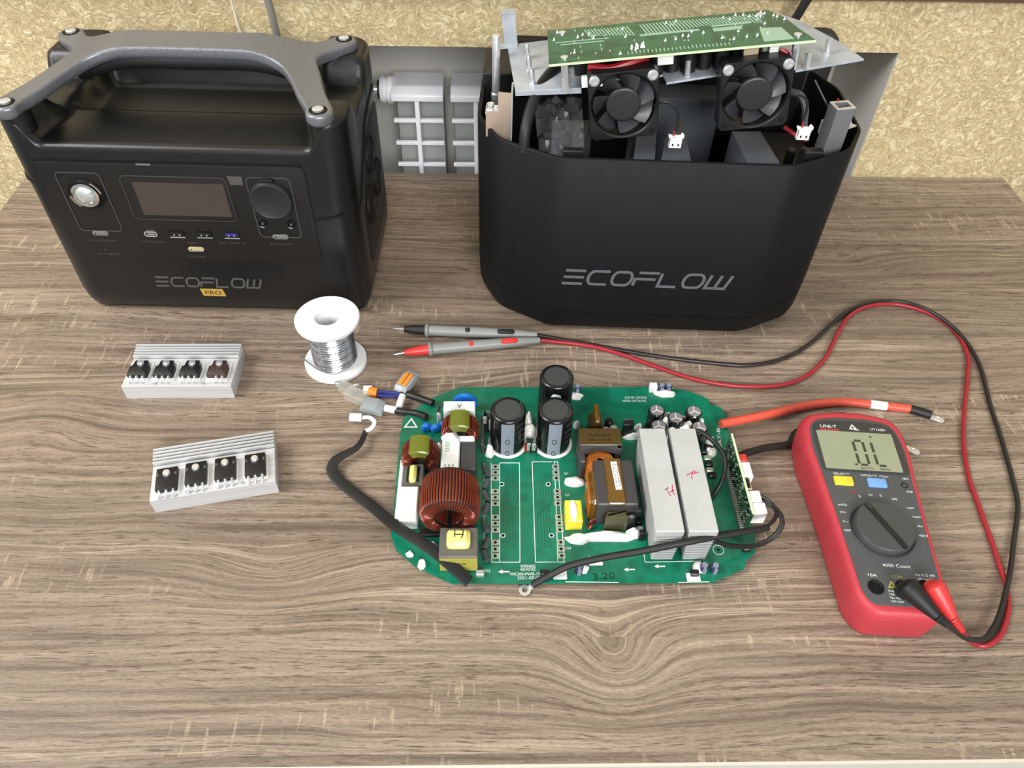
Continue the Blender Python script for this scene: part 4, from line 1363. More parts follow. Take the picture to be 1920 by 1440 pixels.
def small_toroid(x, y):
    w = toroid(x, y, 0.0215, 0.0155, 0.0062, 0.017, 13, 0.0008, PI / 2 + 0.36, PI / 2 + 2.6, 'toroid_coil', tape=0.50, label='small copper ring coil with green tape')
    w2 = MB(at(x, y, 0.0215) @ FRONT)
    rc, rr, L, wr = 0.01085, 0.00465, 0.017, 0.0008
    for k in range(13):
        a = PI / 2 - 2.6 + 2.24 * (k + 0.5) / 13
        path = []
        for j in range(18):
            t = 2 * PI * j / 18
            ct, st = math.cos(t), math.sin(t)
            u = math.copysign(abs(ct) ** 0.55, ct) * (rr - wr)
            q = math.copysign(abs(st) ** 0.55, st) * (L / 2 - wr)
            path.append(((rc + u) * math.cos(a), (rc + u) * math.sin(a), q))
        w2.tube(path, [wr * max(0.42, math.hypot(p[0], p[1]) / 0.0147) for p in path], 6, 0, True)
    part('winding', w2, 'copper_wire', w)
small_toroid(-0.0255, 0.3985)
small_toroid(-0.0560, 0.3725)

# film capacitor, relay and module boxes
def chip(name, x0, x1, y0, y1, z1, m, r=0.0008, label=None, z0=ZB):
    b = MB(); b.box(x0, x1, y0, y1, z0, z1, r)
    return part(name, b, m, CB, label)
wb = chip('film_capacitor', -0.0395, -0.0135, 0.4125, 0.4225, 0.0305, 'white_box')
b = MB(); b.text('V', 0.006, -0.0265, 0.4165, 0.0307, 0, 0.004)
part('pen_mark', b, 'chip_black', wb)
rl = chip('relay', -0.0395, -0.0250, 0.3570, 0.3850, 0.0250, 'white_box')
b = MB()
for k in range(5):
    b.slab([(-0.0368, 0.3835 - k * 0.0022), (-0.0332, 0.3835 - k * 0.0022), (-0.0332, 0.3825 - k * 0.0022), (-0.0368, 0.3825 - k * 0.0022)], 0.0250, 0.02515)
for k in range(3):
    b.slab([(-0.0368 + k * 0.003, 0.3612), (-0.0352 + k * 0.003, 0.3612), (-0.0352 + k * 0.003, 0.3590), (-0.0368 + k * 0.003, 0.3590)], 0.0250, 0.02515)
part('relay_print', b, 'trace_green', rl, kind='stuff')
chip('relay', -0.0245, -0.0120, 0.3575, 0.3845, 0.0235, 'dark_grey', label='dark grey relay')
chip('relay', -0.0270, -0.0135, 0.3860, 0.3915, 0.0235, 'white_box')
chip('white_block', -0.0690, -0.0555, 0.3150, 0.3430, 0.0220, 'white_box')
b = MB(); b.box(-0.0725, -0.0688, 0.318, 0.374, ZB, 0.016, 0.0012)
part('glue_strip', b, 'white_glue', CB)
st = chip('small_transformer', -0.0690, -0.0530, 0.3460, 0.3668, 0.0185, 'ferrite')
b = MB(); b.box(-0.0660, -0.0560, 0.3488, 0.3640, 0.0180, 0.0192, 0.0005); part('core_window', b, 'chip_black', st)
b = MB(); b.box(-0.0638, -0.0582, 0.3480, 0.3642, 0.0180, 0.0225, 0.0020); part('tape_wrap', b, 'tape_yellow', st)
bt = chip('flat_transformer', -0.0372, -0.0095, 0.2795, 0.3040, 0.0255, 'ferrite')
b = MB(); b.box(-0.0340, -0.0130, 0.2845, 0.3010, 0.0250, 0.0262, 0.004); part('core_window', b, 'chip_black', bt)
b = MB(); b.box(-0.0320, -0.0150, 0.2858, 0.3005, 0.0250, 0.0310, 0.0030); tw = part('tape_wrap', b, 'tape_yellow', bt)
b = MB(); b.stroke([(-0.0262, 0.2985), (-0.0262, 0.2925)], 0.0007, 0.031, 0.0312); b.stroke([(-0.0262, 0.2945), (-0.0205, 0.2945)], 0.0007, 0.031, 0.0312); b.stroke([(-0.0220, 0.2995), (-0.0202, 0.2975), (-0.0202, 0.2940), (-0.0215, 0.2915)], 0.0007, 0.031, 0.0312)
part('pen_mark', b, 'chip_black', tw)
b = MB(); b.box(-0.0368, -0.0099, 0.2788, 0.2797, 0.0075, 0.0235); part('front_tape', b, 'tape_olive', bt)
b = MB(at(-0.0235, 0.2787, 0) @ FRONT); b.text('P11-9508', 0.0028, 0, 0.0170, 0.0002, 0, 0.011); b.text('118', 0.0026, 0, 0.0130, 0.0002, 0, 0.004)
part('tape_print', b, 'chip_black', bt)
b = MB(); b.box(-0.0540, -0.0380, 0.3075, 0.3140, ZB, 0.0095, 0.0006); part('coil_base', b, 'chip_black', CB)

# blue discs, wires and glue in the top left corner
b = MB(at(-0.0225, 0.4335, 0.0150) @ FRONT); b.lathe([(0.0095, -0.002), (0.0108, -0.0014), (0.0108, 0.0014), (0.0095, 0.002)], 28)
part('varistor', b, 'blue_disc', CB, 'bright blue disc')
for x, y in ((-0.0545, 0.4105), (-0.0465, 0.4095), (-0.0395, 0.4135)):
    b = MB(at(x, y, 0.0105) @ Matrix.Rotation(0.4, 4, 'Z') @ FRONT); b.lathe([(0.003, -0.0022), (0.0045, -0.001), (0.0045, 0.001), (0.003, 0.0022)], 16)
    part('disc_capacitor', b, 'blue_disc', CB)
b = MB(); b.tube([(-0.0440, 0.4225, ZB), (-0.0445, 0.4230, 0.018), (-0.0415, 0.4240, 0.023), (-0.0385, 0.4245, 0.018), (-0.0385, 0.424, ZB)], 0.0009, 8, 6)
part('wire_loop', b, 'black_cord', CB)
b = MB(); b.lathe([(0.0018, ZB), (0.0018, 0.016), (0.0012, 0.017)], 10, -0.0445, 0.4205); part('glass_fuse', b, 'bright_metal', CB)
glue = [(-0.0535, 0.3930, 0.010, 0.0055, 0.0050, 0.007, 1), (-0.0325, 0.3880, 0.022, 0.0070, 0.0062, 0.007, 2), (-0.0430, 0.3830, 0.018, 0.0035, 0.0035, 0.005, 33), (-0.0545, 0.3870, ZB, 0.0030, 0.0030, 0.006, 3), (0.0320, 0.4080, ZB, 0.0062, 0.0060, 0.010, 4),
        (0.0315, 0.4155, ZB, 0.0035, 0.0065, 0.014, 6), (0.0265, 0.4200, ZB, 0.0045, 0.0035, 0.015, 7), (-0.0015, 0.3850, ZB, 0.0035, 0.0035, 0.012, 8), (0.0745, 0.4490, ZB, 0.0055, 0.0045, 0.003, 9),
        (0.0665, 0.3570, ZB, 0.0075, 0.0048, 0.006, 10), (0.0655, 0.3050, ZB, 0.0100, 0.0042, 0.006, 11), (0.0880, 0.3068, ZB, 0.0215, 0.0046, 0.006, 12), (0.1080, 0.3095, ZB, 0.0070, 0.0040, 0.006, 13),
        (0.1530, 0.4520, ZB, 0.0095, 0.0040, 0.004, 14), (0.1190, 0.4035, ZB, 0.0090, 0.0030, 0.005, 15), (0.1245, 0.4110, ZB, 0.0035, 0.0060, 0.006, 16), (0.1448, 0.4068, 0.012, 0.0058, 0.0048, 0.015, 17),
        (0.1605, 0.4030, 0.012, 0.0072, 0.0062, 0.014, 18), (0.1478, 0.3965, 0.012, 0.0062, 0.0055, 0.015, 19), (0.1750, 0.4100, ZB, 0.0040, 0.0035, 0.016, 20), (0.1600, 0.4140, ZB, 0.0035, 0.0035, 0.015, 21), (0.1470, 0.4160, ZB, 0.0048, 0.0040, 0.018, 22),
        (-0.0600, 0.2930, ZB, 0.0030, 0.0025, 0.003, 23), (-0.0505, 0.2845, ZB, 0.0030, 0.0040, 0.005, 24), (-0.0385, 0.2920, ZB, 0.0020, 0.0040, 0.012, 25), (-0.0430, 0.3000, ZB, 0.0022, 0.0022, 0.006, 26), (0.1530, 0.2810, ZB, 0.0055, 0.0050, 0.004, 27), (0.0660, 0.2800, ZB, 0.0050, 0.0035, 0.003, 28),
        (0.0000, 0.4140, ZB, 0.0030, 0.0030, 0.011, 29), (0.0720, 0.4150, ZB, 0.0028, 0.0028, 0.008, 30), (0.1820, 0.3960, ZB, 0.0035, 0.0040, 0.010, 31), (0.1810, 0.3860, ZB, 0.0045, 0.0045, 0.007, 32)]
for x, y, z, rx, ry, rz_, sd in glue:
    b = MB(); b.blob((x, y, z), (rx, ry, rz_), sd, 0.35)
    part('glue_blob', b, 'white_glue', CB)

# small uprights behind the first large capacitor
for x, y, h, m in ((0.0120, 0.4230, 0.020, 'chip_black'), (-0.0030, 0.4230, 0.016, 'chip_black'), (-0.0055, 0.4100, 0.024, 'chip_black'), (0.0305, 0.3900, 0.014, 'wire_red'), (0.0345, 0.3890, 0.015, 'chip_black')):
    b = MB(); b.box(x - 0.0032, x + 0.0032, y - 0.0018, y + 0.0018, ZB, h, 0.0006)
    u = part('upright_part', b, m, CB)
    b = MB(); b.box(x - 0.0016, x + 0.0016, y - 0.0022, y - 0.0016, h - 0.006, h + 0.003, 0.0003)
    part('metal_tab', b, 'pad_silver', u)
b = MB(); b.box(-0.0085, -0.0060, 0.3850, 0.4150, ZB, 0.019, 0.0005); part('riser_strip', b, 'ferrite_dark', CB)

# power transformers in the middle
t1 = chip('transformer', 0.0690, 0.1025, 0.3765, 0.3890, 0.0350, 'ferrite_dark', 0.0012, 'transformer wrapped in amber tape')
for xa, xb in ((0.0690, 0.0735), (0.0980, 0.1025)):
    b = MB(); b.box(xa, xb, 0.3600 if xa < 0.08 else 0.3690, 0.3770, ZB, 0.0300 if xa < 0.08 else 0.0348, 0.0008); part('core_leg', b, 'ferrite_dark', t1)
b = MB(); b.slab([(0.0690, 0.3770), (0.0690, 0.3685), (0.0740, 0.3680), (0.0795, 0.3700), (0.0855, 0.3712), (0.0915, 0.3700), (0.0980, 0.3682), (0.1025, 0.3690), (0.1025, 0.3770)], 0.0290, 0.0348, 0.0005); part('core_yoke', b, 'ferrite_dark', t1)
b = MB(); b.box(0.0688, 0.1027, 0.3720, 0.3892, 0.0346, 0.0356, 0.0006); part('amber_tape', b, 'amber_tape_dark', t1)
b = MB()
b.text('P1107025-2', 0.0030, 0.0855, 0.3815, 0.0358, 0, 0.016); b.text('NK-16-91 D', 0.0030, 0.0855, 0.3770, 0.0358, 0, 0.018)
part('tape_print', b, 'chip_black', t1)
b = MB(); b.slab([(0.0735, 0.3765), (0.0755, 0.3705), (0.0855, 0.3735), (0.0955, 0.3705), (0.0980, 0.3765)], ZB, 0.0300, 0.0006); part('bobbin', b, 'chip_black', t1)
b = MB(at(0.0855, 0.3645, 0.0))
for k in range(6):
    b.tube([(0.0108 * math.cos(a), 0.0095 * math.sin(a), 0.0085 + k * 0.0028) for a in [2 * PI * j / 28 for j in range(28)]], 0.0016, 8, 0, True)
for k in range(4):
    b.tube([((0.0100 - k * 0.0022) * math.cos(a), (0.0088 - k * 0.0020) * math.sin(a), 0.0248 + 0.0004 * k) for a in [2 * PI * j / 28 for j in range(28)]], 0.0014, 8, 0, True)
part('winding', b, 'orange_wire', t1)
t2M = at(0.0945, 0.3395, 0, rz=0.0)
b = MB(t2M); b.box(-0.0160, 0.0150, -0.0210, 0.0205, ZB, 0.0330, 0.0012)
t2 = part('transformer', b, 'ferrite_dark', CB, 'transformer with white label')
b = MB(t2M); b.box(-0.0078, 0.0052, -0.0214, 0.0209, 0.0325, 0.0345, 0.0008); part('amber_tape', b, 'amber_tape', t2)
b = MB(t2M); b.box(-0.0215, -0.0155, -0.0160, 0.0090, ZB, 0.0290, 0.0025); part('winding', b, 'orange_wire', t2)
b = MB(t2M); b.box(-0.0202, -0.0130, -0.0180, 0.0120, 0.0100, 0.0310, 0.0025); part('amber_tape', b, 'amber_tape', t2)
b = MB(t2M @ Matrix.Translation((0.0002, 0.004, 0.0346)) @ Matrix.Rotation(0.06, 4, 'Z')); b.slab([(-0.0024, -0.0130), (0.0024, -0.0130), (0.0024, 0.0130), (-0.0024, 0.0130)], 0, 0.0002)
lb = part('paper_label', b, 'white_plastic', t2)
b = MB(t2M @ Matrix.Translation((0.0002, 0.004, 0.0346)) @ Matrix.Rotation(0.06, 4, 'Z')); b.text('F20210704-2', 0.0022, -0.0010, 0, 0.0003, -PI / 2, 0.021); b.text('D-200 C4 B16', 0.0022, 0.0012, 0, 0.0003, -PI / 2, 0.020)
part('label_print', b, 'chip_black', lb)
b = MB(t2M); b.slab(fillet([(-0.0080, -0.0205), (-0.0100, -0.0270), (0.0080, -0.0270), (0.0070, -0.0205)], 0.001, 3), ZB, 0.0255, 0.0020); part('front_tape', b, 'tape_smoke', t2)
b = MB(t2M); b.box(0.0070, 0.0140, -0.0255, -0.0205, ZB, 0.0230, 0.0015); part('bobbin', b, 'chip_black', t2)
b = MB(); b.tube([(0.0790, 0.3190, 0.008), (0.0760, 0.3150, 0.010), (0.0740, 0.3130, 0.008)], 0.0010, 6, 5); b.tube([(0.0790, 0.3200, 0.012), (0.0750, 0.3180, 0.010), (0.0735, 0.3150, 0.007)], 0.0010, 6, 5)
part('winding_end', b, 'copper_wire', t2)
yc = chip('yellow_capacitor', 0.0560, 0.0688, 0.3135, 0.3330, 0.0180, 'yellow_cap', 0.0010, 'bright yellow box capacitor')
b = MB(); b.blob((0.0620, 0.3235, 0.0178), (0.0030, 0.0095, 0.0022), 40, 0.15); part('glue_blob', b, 'white_glue', yc)
# parts behind the transformers
b = MB(); b.box(0.0805, 0.0915, 0.4000, 0.4150, ZB, 0.0250, 0.0015); ab = part('coil_block', b, 'amber_tape_dark', CB)
b = MB(); b.box(0.0843, 0.0882, 0.3980, 0.4175, 0.0240, 0.0330, 0.0012); part('amber_tape', b, 'amber_tape', ab)
for x, y, z1, m in ((0.0985, 0.4120, 0.018, 'chip_black'), (0.1015, 0.4060, 0.016, 'bright_metal'), (0.0955, 0.4050, 0.015, 'bright_metal')):
    b = MB(); b.lathe([(0.0036, ZB), (0.0036, z1 - 0.001), (0.0026, z1)], 14, x, y); part('small_capacitor', b, m, CB)
tb = chip('power_transistor', 0.1095, 0.1180, 0.4040, 0.4090, 0.0215, 'chip_black', 0.0006)
b = MB(); b.box(0.1100, 0.1175, 0.4092, 0.4105, ZB, 0.0222, 0.0003); part('metal_tab', b, 'diode_grey', tb)
for k in range(9):
    b = MB(); b.box(0.1105, 0.1150, 0.3040 + k * 0.0066, 0.3080 + k * 0.0066, ZB, 0.010 + 0.006 * (k % 3 == 0), 0.0005)
    part('small_part', b, ('chip_black', 'pad_silver', 'chip_black', 'diode_grey')[k % 4], CB)

# tall finned heat sinks
for x0, x1 in ((0.1150, 0.1352), (0.1385, 0.1592)):
    b = MB(); b.box(x0, x1, 0.2865, 0.3795, 0.0405, 0.0470, 0.0004)
    h = part('heat_sink', b, 'aluminium_plain', CB, 'tall finned aluminium heat sink')
    for k in range(9):
        z = 0.0090 + k * 0.0035
        b = MB(); b.box(x0 + 0.0006 + 0.0002 * (8 - k), x1 - 0.0006 - 0.0002 * (8 - k), 0.2866, 0.3794, z, z + 0.0015)
        part('fin', b, 'aluminium_plain', h)
    b = MB(); xm = (x0 + x1) / 2
    b.box(xm - 0.0055, xm + 0.0055, 0.2885, 0.3790, ZB, 0.0410); part('web', b, 'sheet_steel', h)
    b = MB(); s = 0.0472
    if x0 < 0.12:
        b.stroke([(0.1262, 0.3215), (0.1290, 0.3235), (0.1280, 0.3210), (0.1300, 0.3160)], 0.0006, 0.047, s)
        b.stroke([(0.1300, 0.3195), (0.1335, 0.3215)], 0.0006, 0.047, s); b.stroke([(0.1325, 0.3260), (0.1318, 0.3205), (0.1330, 0.3170)], 0.0006, 0.047, s)
    else:
        b.stroke([(0.1445, 0.3345), (0.1490, 0.3372)], 0.0006, 0.047, s); b.stroke([(0.1490, 0.3350), (0.1498, 0.3385)], 0.0006, 0.047, s); b.stroke([(0.1515, 0.3390), (0.1505, 0.3360), (0.1540, 0.3375)], 0.0006, 0.047, s); b.stroke([(0.1480, 0.3350), (0.1483, 0.3310)], 0.0006, 0.047, s)
    part('pen_mark', b, 'marker_red', h, 'red pen scribble', kind='stuff')

# small grouped electrolytics
for x, y in ((0.1373, 0.4151), (0.1520, 0.4071), (0.1683, 0.4140), (0.1366, 0.3985), (0.1696, 0.3968)):
    r, top = 0.0068, 0.0275
    b = MB(); b.lathe([(r, ZB), (r, top - 0.001), (r - 0.0008, top), (r - 0.0014, top - 0.0003)], 24, x, y)
    c = part('small_capacitor', b, 'cap_sleeve', CB)
    b = MB(); b.cyl(x, y, top - 0.0008, top - 0.0001, r - 0.0012, 24); e = part('capacitor_top', b, 'cap_end_light', c)
    b = MB()
    for k in range(3):
        a = PI / 2 + 2 * PI * k / 3
        b.stroke([(x, y), (x + 0.0050 * math.cos(a), y + 0.0050 * math.sin(a))], 0.0006, top - 0.0001, top + 0.0001)
    part('vent_score', b, 'print_white', c, kind='stuff')
def tiny_cap(p, top=0.014, lean=0.0):
    x, y = p
    b = MB(at(x, y, 0, rx=lean)); b.lathe([(0.0030, ZB), (0.0030, top - 0.0006), (0.0024, top)], 16)
    c = part('tiny_capacitor', b, 'cap_small_blue', CB)
    b = MB(at(x, y, 0, rx=lean)); b.cyl(0, 0, top - 0.0004, top + 0.0002, 0.0022, 14); b.box(-0.0013, 0.0013, -0.0033, -0.0026, ZB, top - 0.001)
    part('capacitor_top', b, 'cap_stripe', c)
for p in ((0.0755, 0.4545), (0.1500, 0.4560), (0.1562, 0.4560), (0.1548, 0.2790), (0.1628, 0.2788), (0.0637, 0.2785)):
    tiny_cap(p)
for p in ((0.1412, 0.4570), (0.1445, 0.4570)):
    b = MB(); b.box(p[0] - 0.0016, p[0] + 0.0016, p[1] - 0.0030, p[1] + 0.0030, ZB, 0.013, 0.0004); part('white_header', b, 'white_plastic', CB)
for x, y, m in ((0.1760, 0.3870, 'chip_black'), (0.1770, 0.3800, 'pad_silver'), (0.1770, 0.3740, 'chip_black'), (0.1765, 0.3680, 'pad_silver'), (0.1775, 0.3630, 'chip_black'), (0.1800, 0.3920, 'chip_black'), (-0.0080, 0.2765, 'pad_silver'), (0.0385, 0.2765, 'chip_black'), (0.1480, 0.2760, 'chip_black'), (0.1905, 0.2960, 'chip_black')):
    b = MB(); b.box(x - 0.0030, x + 0.0030, y - 0.0022, y + 0.0022, ZB, 0.0095, 0.0006)
    part('small_part', b, m, CB)

# upright control card with its connectors
b = MB(); b.box(0.1918, 0.1932, 0.3100, 0.3860, 0.0085, 0.0325)
card = part('control_card', b, 'card_green', CB, 'upright green control card')
b = MB(); b.box(0.1916, 0.1934, 0.3100, 0.3860, 0.0325, 0.0328); part('card_edge', b, 'board_edge', card)
rng = random.Random(9)
b = MB(); b2 = MB()
for k in range(36):
    y = 0.3125 + k * 0.0020
    b.box(0.1885, 0.1918, y, y + 0.0009, ZB, 0.0105)
for k in range(130):
    y, z = rng.uniform(0.312, 0.384), rng.uniform(0.011, 0.031)
    w, h = rng.choice(((0.0012, 0.0006), (0.0006, 0.0014), (0.0018, 0.0010)))
    (b if k % 2 else b2).box(0.1910, 0.1919, y, y + w, z, z + h)
part('card_pin', b, 'pad_silver', card, kind='stuff')
part('card_chip', b2, 'chip_black', card, kind='stuff')
for y0, y1, m, w in ((0.3605, 0.3680, 'probe_red', 0.0075), (0.3455, 0.3600, 'white_plastic', 0.0085), (0.3340, 0.3450, 'button_cream', 0.0050), (0.3225, 0.3330, 'white_plastic', 0.0100), (0.3125, 0.3222, 'white_plastic', 0.0115)):
    b = MB(); b.box(0.1933, 0.1933 + w, y0, y1, 0.0165, 0.0300, 0.0007)
    cn = part('card_socket', b, m, card)
    b = MB(); b.box(0.1945, 0.1933 + w - 0.0012, y0 + 0.0012, y1 - 0.0012, 0.0298, 0.0302); part('socket_slot', b, m if m != 'button_cream' else 'chip_black', cn)
b = MB(); b.box(0.1945, 0.1960, 0.3365, 0.3430, 0.0300, 0.0305); part('socket_slot', b, 'chip_black', card)

# black sleeve with ring lug, and wires to the card
sleeve = [(0.0296, 0.2689, 0.004), (0.0419, 0.2738, 0.009), (0.0571, 0.2785, 0.015), (0.0796, 0.2804, 0.022), (0.1054, 0.2808, 0.03), (0.1345, 0.2825, 0.0385), (0.1582, 0.2876, 0.0385), (0.1829, 0.2934, 0.036), (0.2004, 0.2983, 0.033)]
b = MB(); b.tube(sleeve, 0.0026, 10, 6)
sv = part('sleeved_cable', b, 'rubber_black', CB, 'black sleeved wire ending in a ring lug')
lugp = (0.0242, 0.2662); e0 = sleeve[0]
b = MB()
o, i_ = circle(0.0044, 24, *lugp), circle(0.0021, 24, *lugp)
b.rings([[(p[0], p[1], 0.0012) for p in i_], [(p[0], p[1], 0.0012) for p in o], [(p[0], p[1], 0.0022) for p in o], [(p[0], p[1], 0.0022) for p in i_], [(p[0], p[1], 0.0012) for p in i_]], False, False)
d = Vector((e0[0] - lugp[0], e0[1] - lugp[1])).normalized()
b.tube([(lugp[0] + d.x * 0.0036, lugp[1] + d.y * 0.0036, 0.0018), (e0[0], e0[1], 0.0036)], 0.0021, 8)
part('ring_lug', b, 'bright_metal', sv, 'bright ring lug')
for k, pts in enumerate(([(0.1975, 0.2973, 0.034), (0.2039, 0.3026, 0.034), (0.2095, 0.3103, 0.032), (0.2092, 0.3182, 0.03), (0.2027, 0.3223, 0.028)], [(0.1988, 0.2983, 0.033), (0.2071, 0.3053, 0.032), (0.2114, 0.3125, 0.03), (0.209, 0.3212, 0.029), (0.2032, 0.3268, 0.027)],
                         [(0.159, 0.2901, 0.03), (0.1739, 0.2917, 0.02), (0.1943, 0.2963, 0.012), (0.2086, 0.3014, 0.014), (0.215, 0.307, 0.022), (0.2139, 0.3124, 0.028), (0.2089, 0.3219, 0.03), (0.2029, 0.33, 0.028)],
                         [(0.1602, 0.2904, 0.028), (0.1752, 0.2915, 0.018), (0.1956, 0.2962, 0.01), (0.2105, 0.3017, 0.012), (0.2169, 0.3073, 0.02), (0.2155, 0.3126, 0.027), (0.2093, 0.32, 0.03), (0.2018, 0.3252, 0.028)])):
    b = MB(); b.tube(pts, 0.0012 if k < 2 else 0.0014, 8, 6)
    part('card_wire', b, 'black_cord', CB)
b = MB(); b.tube([(0.1617, 0.3886, 0.034), (0.1688, 0.3853, 0.034), (0.1779, 0.3787, 0.03), (0.1842, 0.3695, 0.026), (0.1843, 0.3594, 0.022), (0.1803, 0.3499, 0.016), (0.1754, 0.3439, 0.01), (0.1706, 0.3388, 0.008)], 0.0018, 10, 6)
part('black_wire', b, 'black_cord', CB)

# heavy red and black leads on the right
b = MB(); b.tube([(0.1942, 0.4132, 0.011), (0.201, 0.4155, 0.011), (0.238, 0.4262, 0.009), (0.2697, 0.4374, 0.006), (0.2931, 0.4431, 0.0045), (0.3153, 0.4448, 0.004), (0.3427, 0.4411, 0.004), (0.3696, 0.4366, 0.0042)], 0.0038, 12, 6)
rc = part('red_power_lead', b, 'red_silicone', CB, 'thick orange-red power lead')
b = MB(); b.tube([(0.3341, 0.4426, 0.004), (0.3409, 0.4414, 0.004), (0.3481, 0.4402, 0.004)], 0.0040, 12, 4); part('white_marker', b, 'white_plastic', rc)
b = MB(); b.tube([(0.3678, 0.4369, 0.0042), (0.3745, 0.4343, 0.004), (0.3841, 0.4305, 0.0035)], 0.0040, 12, 4); part('heat_shrink', b, 'rubber_black', rc)
def flat_lug(px, q, ang, parent):
    b = MB(at(q[0], q[1], 0.001, rz=ang))
    b.slab(fillet([(-0.010, -0.0022), (-0.003, -0.0028), (0.004, -0.0030), (0.006, 0.0), (0.004, 0.0030), (-0.003, 0.0028), (-0.010, 0.0022)], 0.0018, 3), 0.0008, 0.0020, 0.0003)
    b.stroke([(0.0022 * math.cos(t), 0.0022 * math.sin(t)) for t in [2 * PI * j / 16 for j in range(16)]], 0.0008, 0.0018, 0.0024, True)
    part('ring_lug', b, 'bright_metal', parent)
flat_lug(None, (0.3895, 0.4269), -0.42, rc)
b = MB(); b.tube([(0.195, 0.3753, 0.012), (0.2096, 0.3834, 0.01), (0.2306, 0.3926, 0.006), (0.2503, 0.3977, 0.0045)] + [(0.262, 0.412, 0.0032), (0.290, 0.418, 0.0032), (0.325, 0.416, 0.0032), (0.349, 0.4015, 0.0032)], 0.0031, 10, 6)
bc = part('black_power_lead', b, 'black_cord', CB, 'black power lead running behind the multimeter')
flat_lug(None, (0.3548, 0.3923), -0.6, bc)

# flat black sleeve looping round the left edge
b = MB()
fs = [(-0.1052, 0.4101, 0.006), (-0.1068, 0.3983, 0.008), (-0.1104, 0.3897, 0.009), (-0.1185, 0.3845, 0.008), (-0.1257, 0.3793, 0.007), (-0.1282, 0.3715, 0.006), (-0.1248, 0.3644, 0.005), (-0.1125, 0.3527, 0.004), (-0.0911, 0.3344, 0.006), (-0.0718, 0.3117, 0.016), (-0.0549, 0.2967, 0.022), (-0.0389, 0.2848, 0.022), (-0.0277, 0.2763, 0.018), (-0.0156, 0.2685, 0.01)]
sec = rrect(0.0092, 0.0018, 0.0008, 2)
P = smooth_path(fs, 2)
b.sweep(P, sec, [0.50 + 0.50 * sstep(0.0, 0.42, k / (len(P) - 1)) for k in range(len(P))], up=(0, 0, 1))
fl = part('flat_sleeve', b, 'black_cord', CB, 'flat black cable sleeve')
b = MB(); b.sweep(smooth_path([(-0.1048, 0.4085, 0.008), (-0.1001, 0.4111, 0.009), (-0.0986, 0.4175, 0.009), (-0.1031, 0.4222, 0.009), (-0.1091, 0.423, 0.008)], 6), rrect(0.0036, 0.0014, 0.0006, 2), up=(0, 0, 1)); part('white_wires', b, 'white_plastic', fl)
b = MB(at(*(-0.1155, 0.426, 0.003), rz=-0.05)); b.box(-0.0055, 0.0050, -0.0030, 0.0030, 0, 0.0042, 0.0006); part('white_plug', b, 'white_plastic', fl)

# mains wires and lever connectors at the top left
b = MB(); b.tube([(-0.0503, 0.4376, 0.01), (-0.0609, 0.4442, 0.008), (-0.0717, 0.4504, 0.006), (-0.0792, 0.4522, 0.006)], 0.0032, 10, 6); wl = part('mains_sheath', b, 'black_cord', CB)
for k, dy in ((0, 0), (1, 8)):
    b = MB(); b.tube([(-0.0773, 0.451, 0.006), (-0.0896, 0.4534, 0.006), (-0.1009, 0.4547, 0.006)] if k == 0 else [(-0.0783, 0.4506, 0.005), (-0.0894, 0.45, 0.005), (-0.0997, 0.4506, 0.005)], 0.0017, 8, 5); part('blue_wire', b, 'wire_blue', wl)
b = MB(); b.tube([(-0.0549, 0.422, 0.01), (-0.0645, 0.4287, 0.007), (-0.0757, 0.4313, 0.006), (-0.0824, 0.4334, 0.005)], 0.0030, 10, 6); w2 = part('mains_sheath', b, 'black_cord', CB)
b = MB(); b.tube([(-0.0815, 0.4334, 0.005), (-0.0867, 0.4352, 0.005), (-0.0918, 0.4364, 0.005)], 0.0032, 10, 4); part('white_marker', b, 'white_plastic', w2)
b = MB(); b.tube([(-0.0798, 0.4368, 0.006), (-0.0788, 0.4426, 0.007), (-0.0775, 0.4488, 0.007)], 0.0030, 10, 4); part('white_marker', b, 'white_plastic', wl)
def lever_clip(q, rz, m, tilt, parent, w=0.0095, l=0.016, inner=None):
    M = at(q[0], q[1], q[2], rz=rz, ry=tilt)
    b = MB(M @ FRONT); b.slab(fillet([(-l / 2, 0.0), (l / 2, 0.0), (l / 2, 0.005), (l * 0.2, 0.0085), (-l * 0.35, 0.0085), (-l / 2, 0.006)], 0.001, 3), -w / 2, w / 2, 0.0005, 0.0005)
    c = part('lever_connector', b, m, parent)
    if inner:
        for dy in (-0.0022, 0.0022):
            b = MB(M @ FRONT); b.slab(fillet([(-l * 0.30, 0.0082), (l * 0.25, 0.0082), (l * 0.25, 0.0098), (-l * 0.30, 0.0100)], 0.0004, 2), dy - 0.0016, dy + 0.0016, 0.0003)
            part('connector_lever', b, inner, c)
    return c
lever_clip((-0.0747, 0.4642, 0.004), 1.10, 'clip_grey', -0.10, CB, 0.0120, 0.0250, 'clip_orange')
lever_clip((-0.1025, 0.438, 0.001), -0.22, 'clip_grey', 0.0, CB, 0.013, 0.020)
lever_clip((-0.1038, 0.4547, 0.001), 1.4, 'clip_orange', 0.0, CB, 0.0075, 0.0090)
b = MB(at(*(-0.1087, 0.4576, 0.002), rz=0.0)); b.box(-0.004, 0.004, -0.003, 0.003, 0, 0.006, 0.0008); part('white_plug', b, 'white_plastic', CB)
b = MB(at(*(-0.1168, 0.4503, 0.001), rz=-0.5)); b.box(-0.012, 0.010, -0.006, 0.006, 0, 0.0085, 0.0015); cc = part('clear_connector', b, 'clip_clear', CB, 'clear plastic connector')
b = MB(at(*(-0.1258, 0.4585, 0.001), rz=-0.6)); b.box(-0.010, 0.006, -0.005, 0.005, 0, 0.0075, 0.0015); cd = part('clear_connector', b, 'clip_clear', CB)
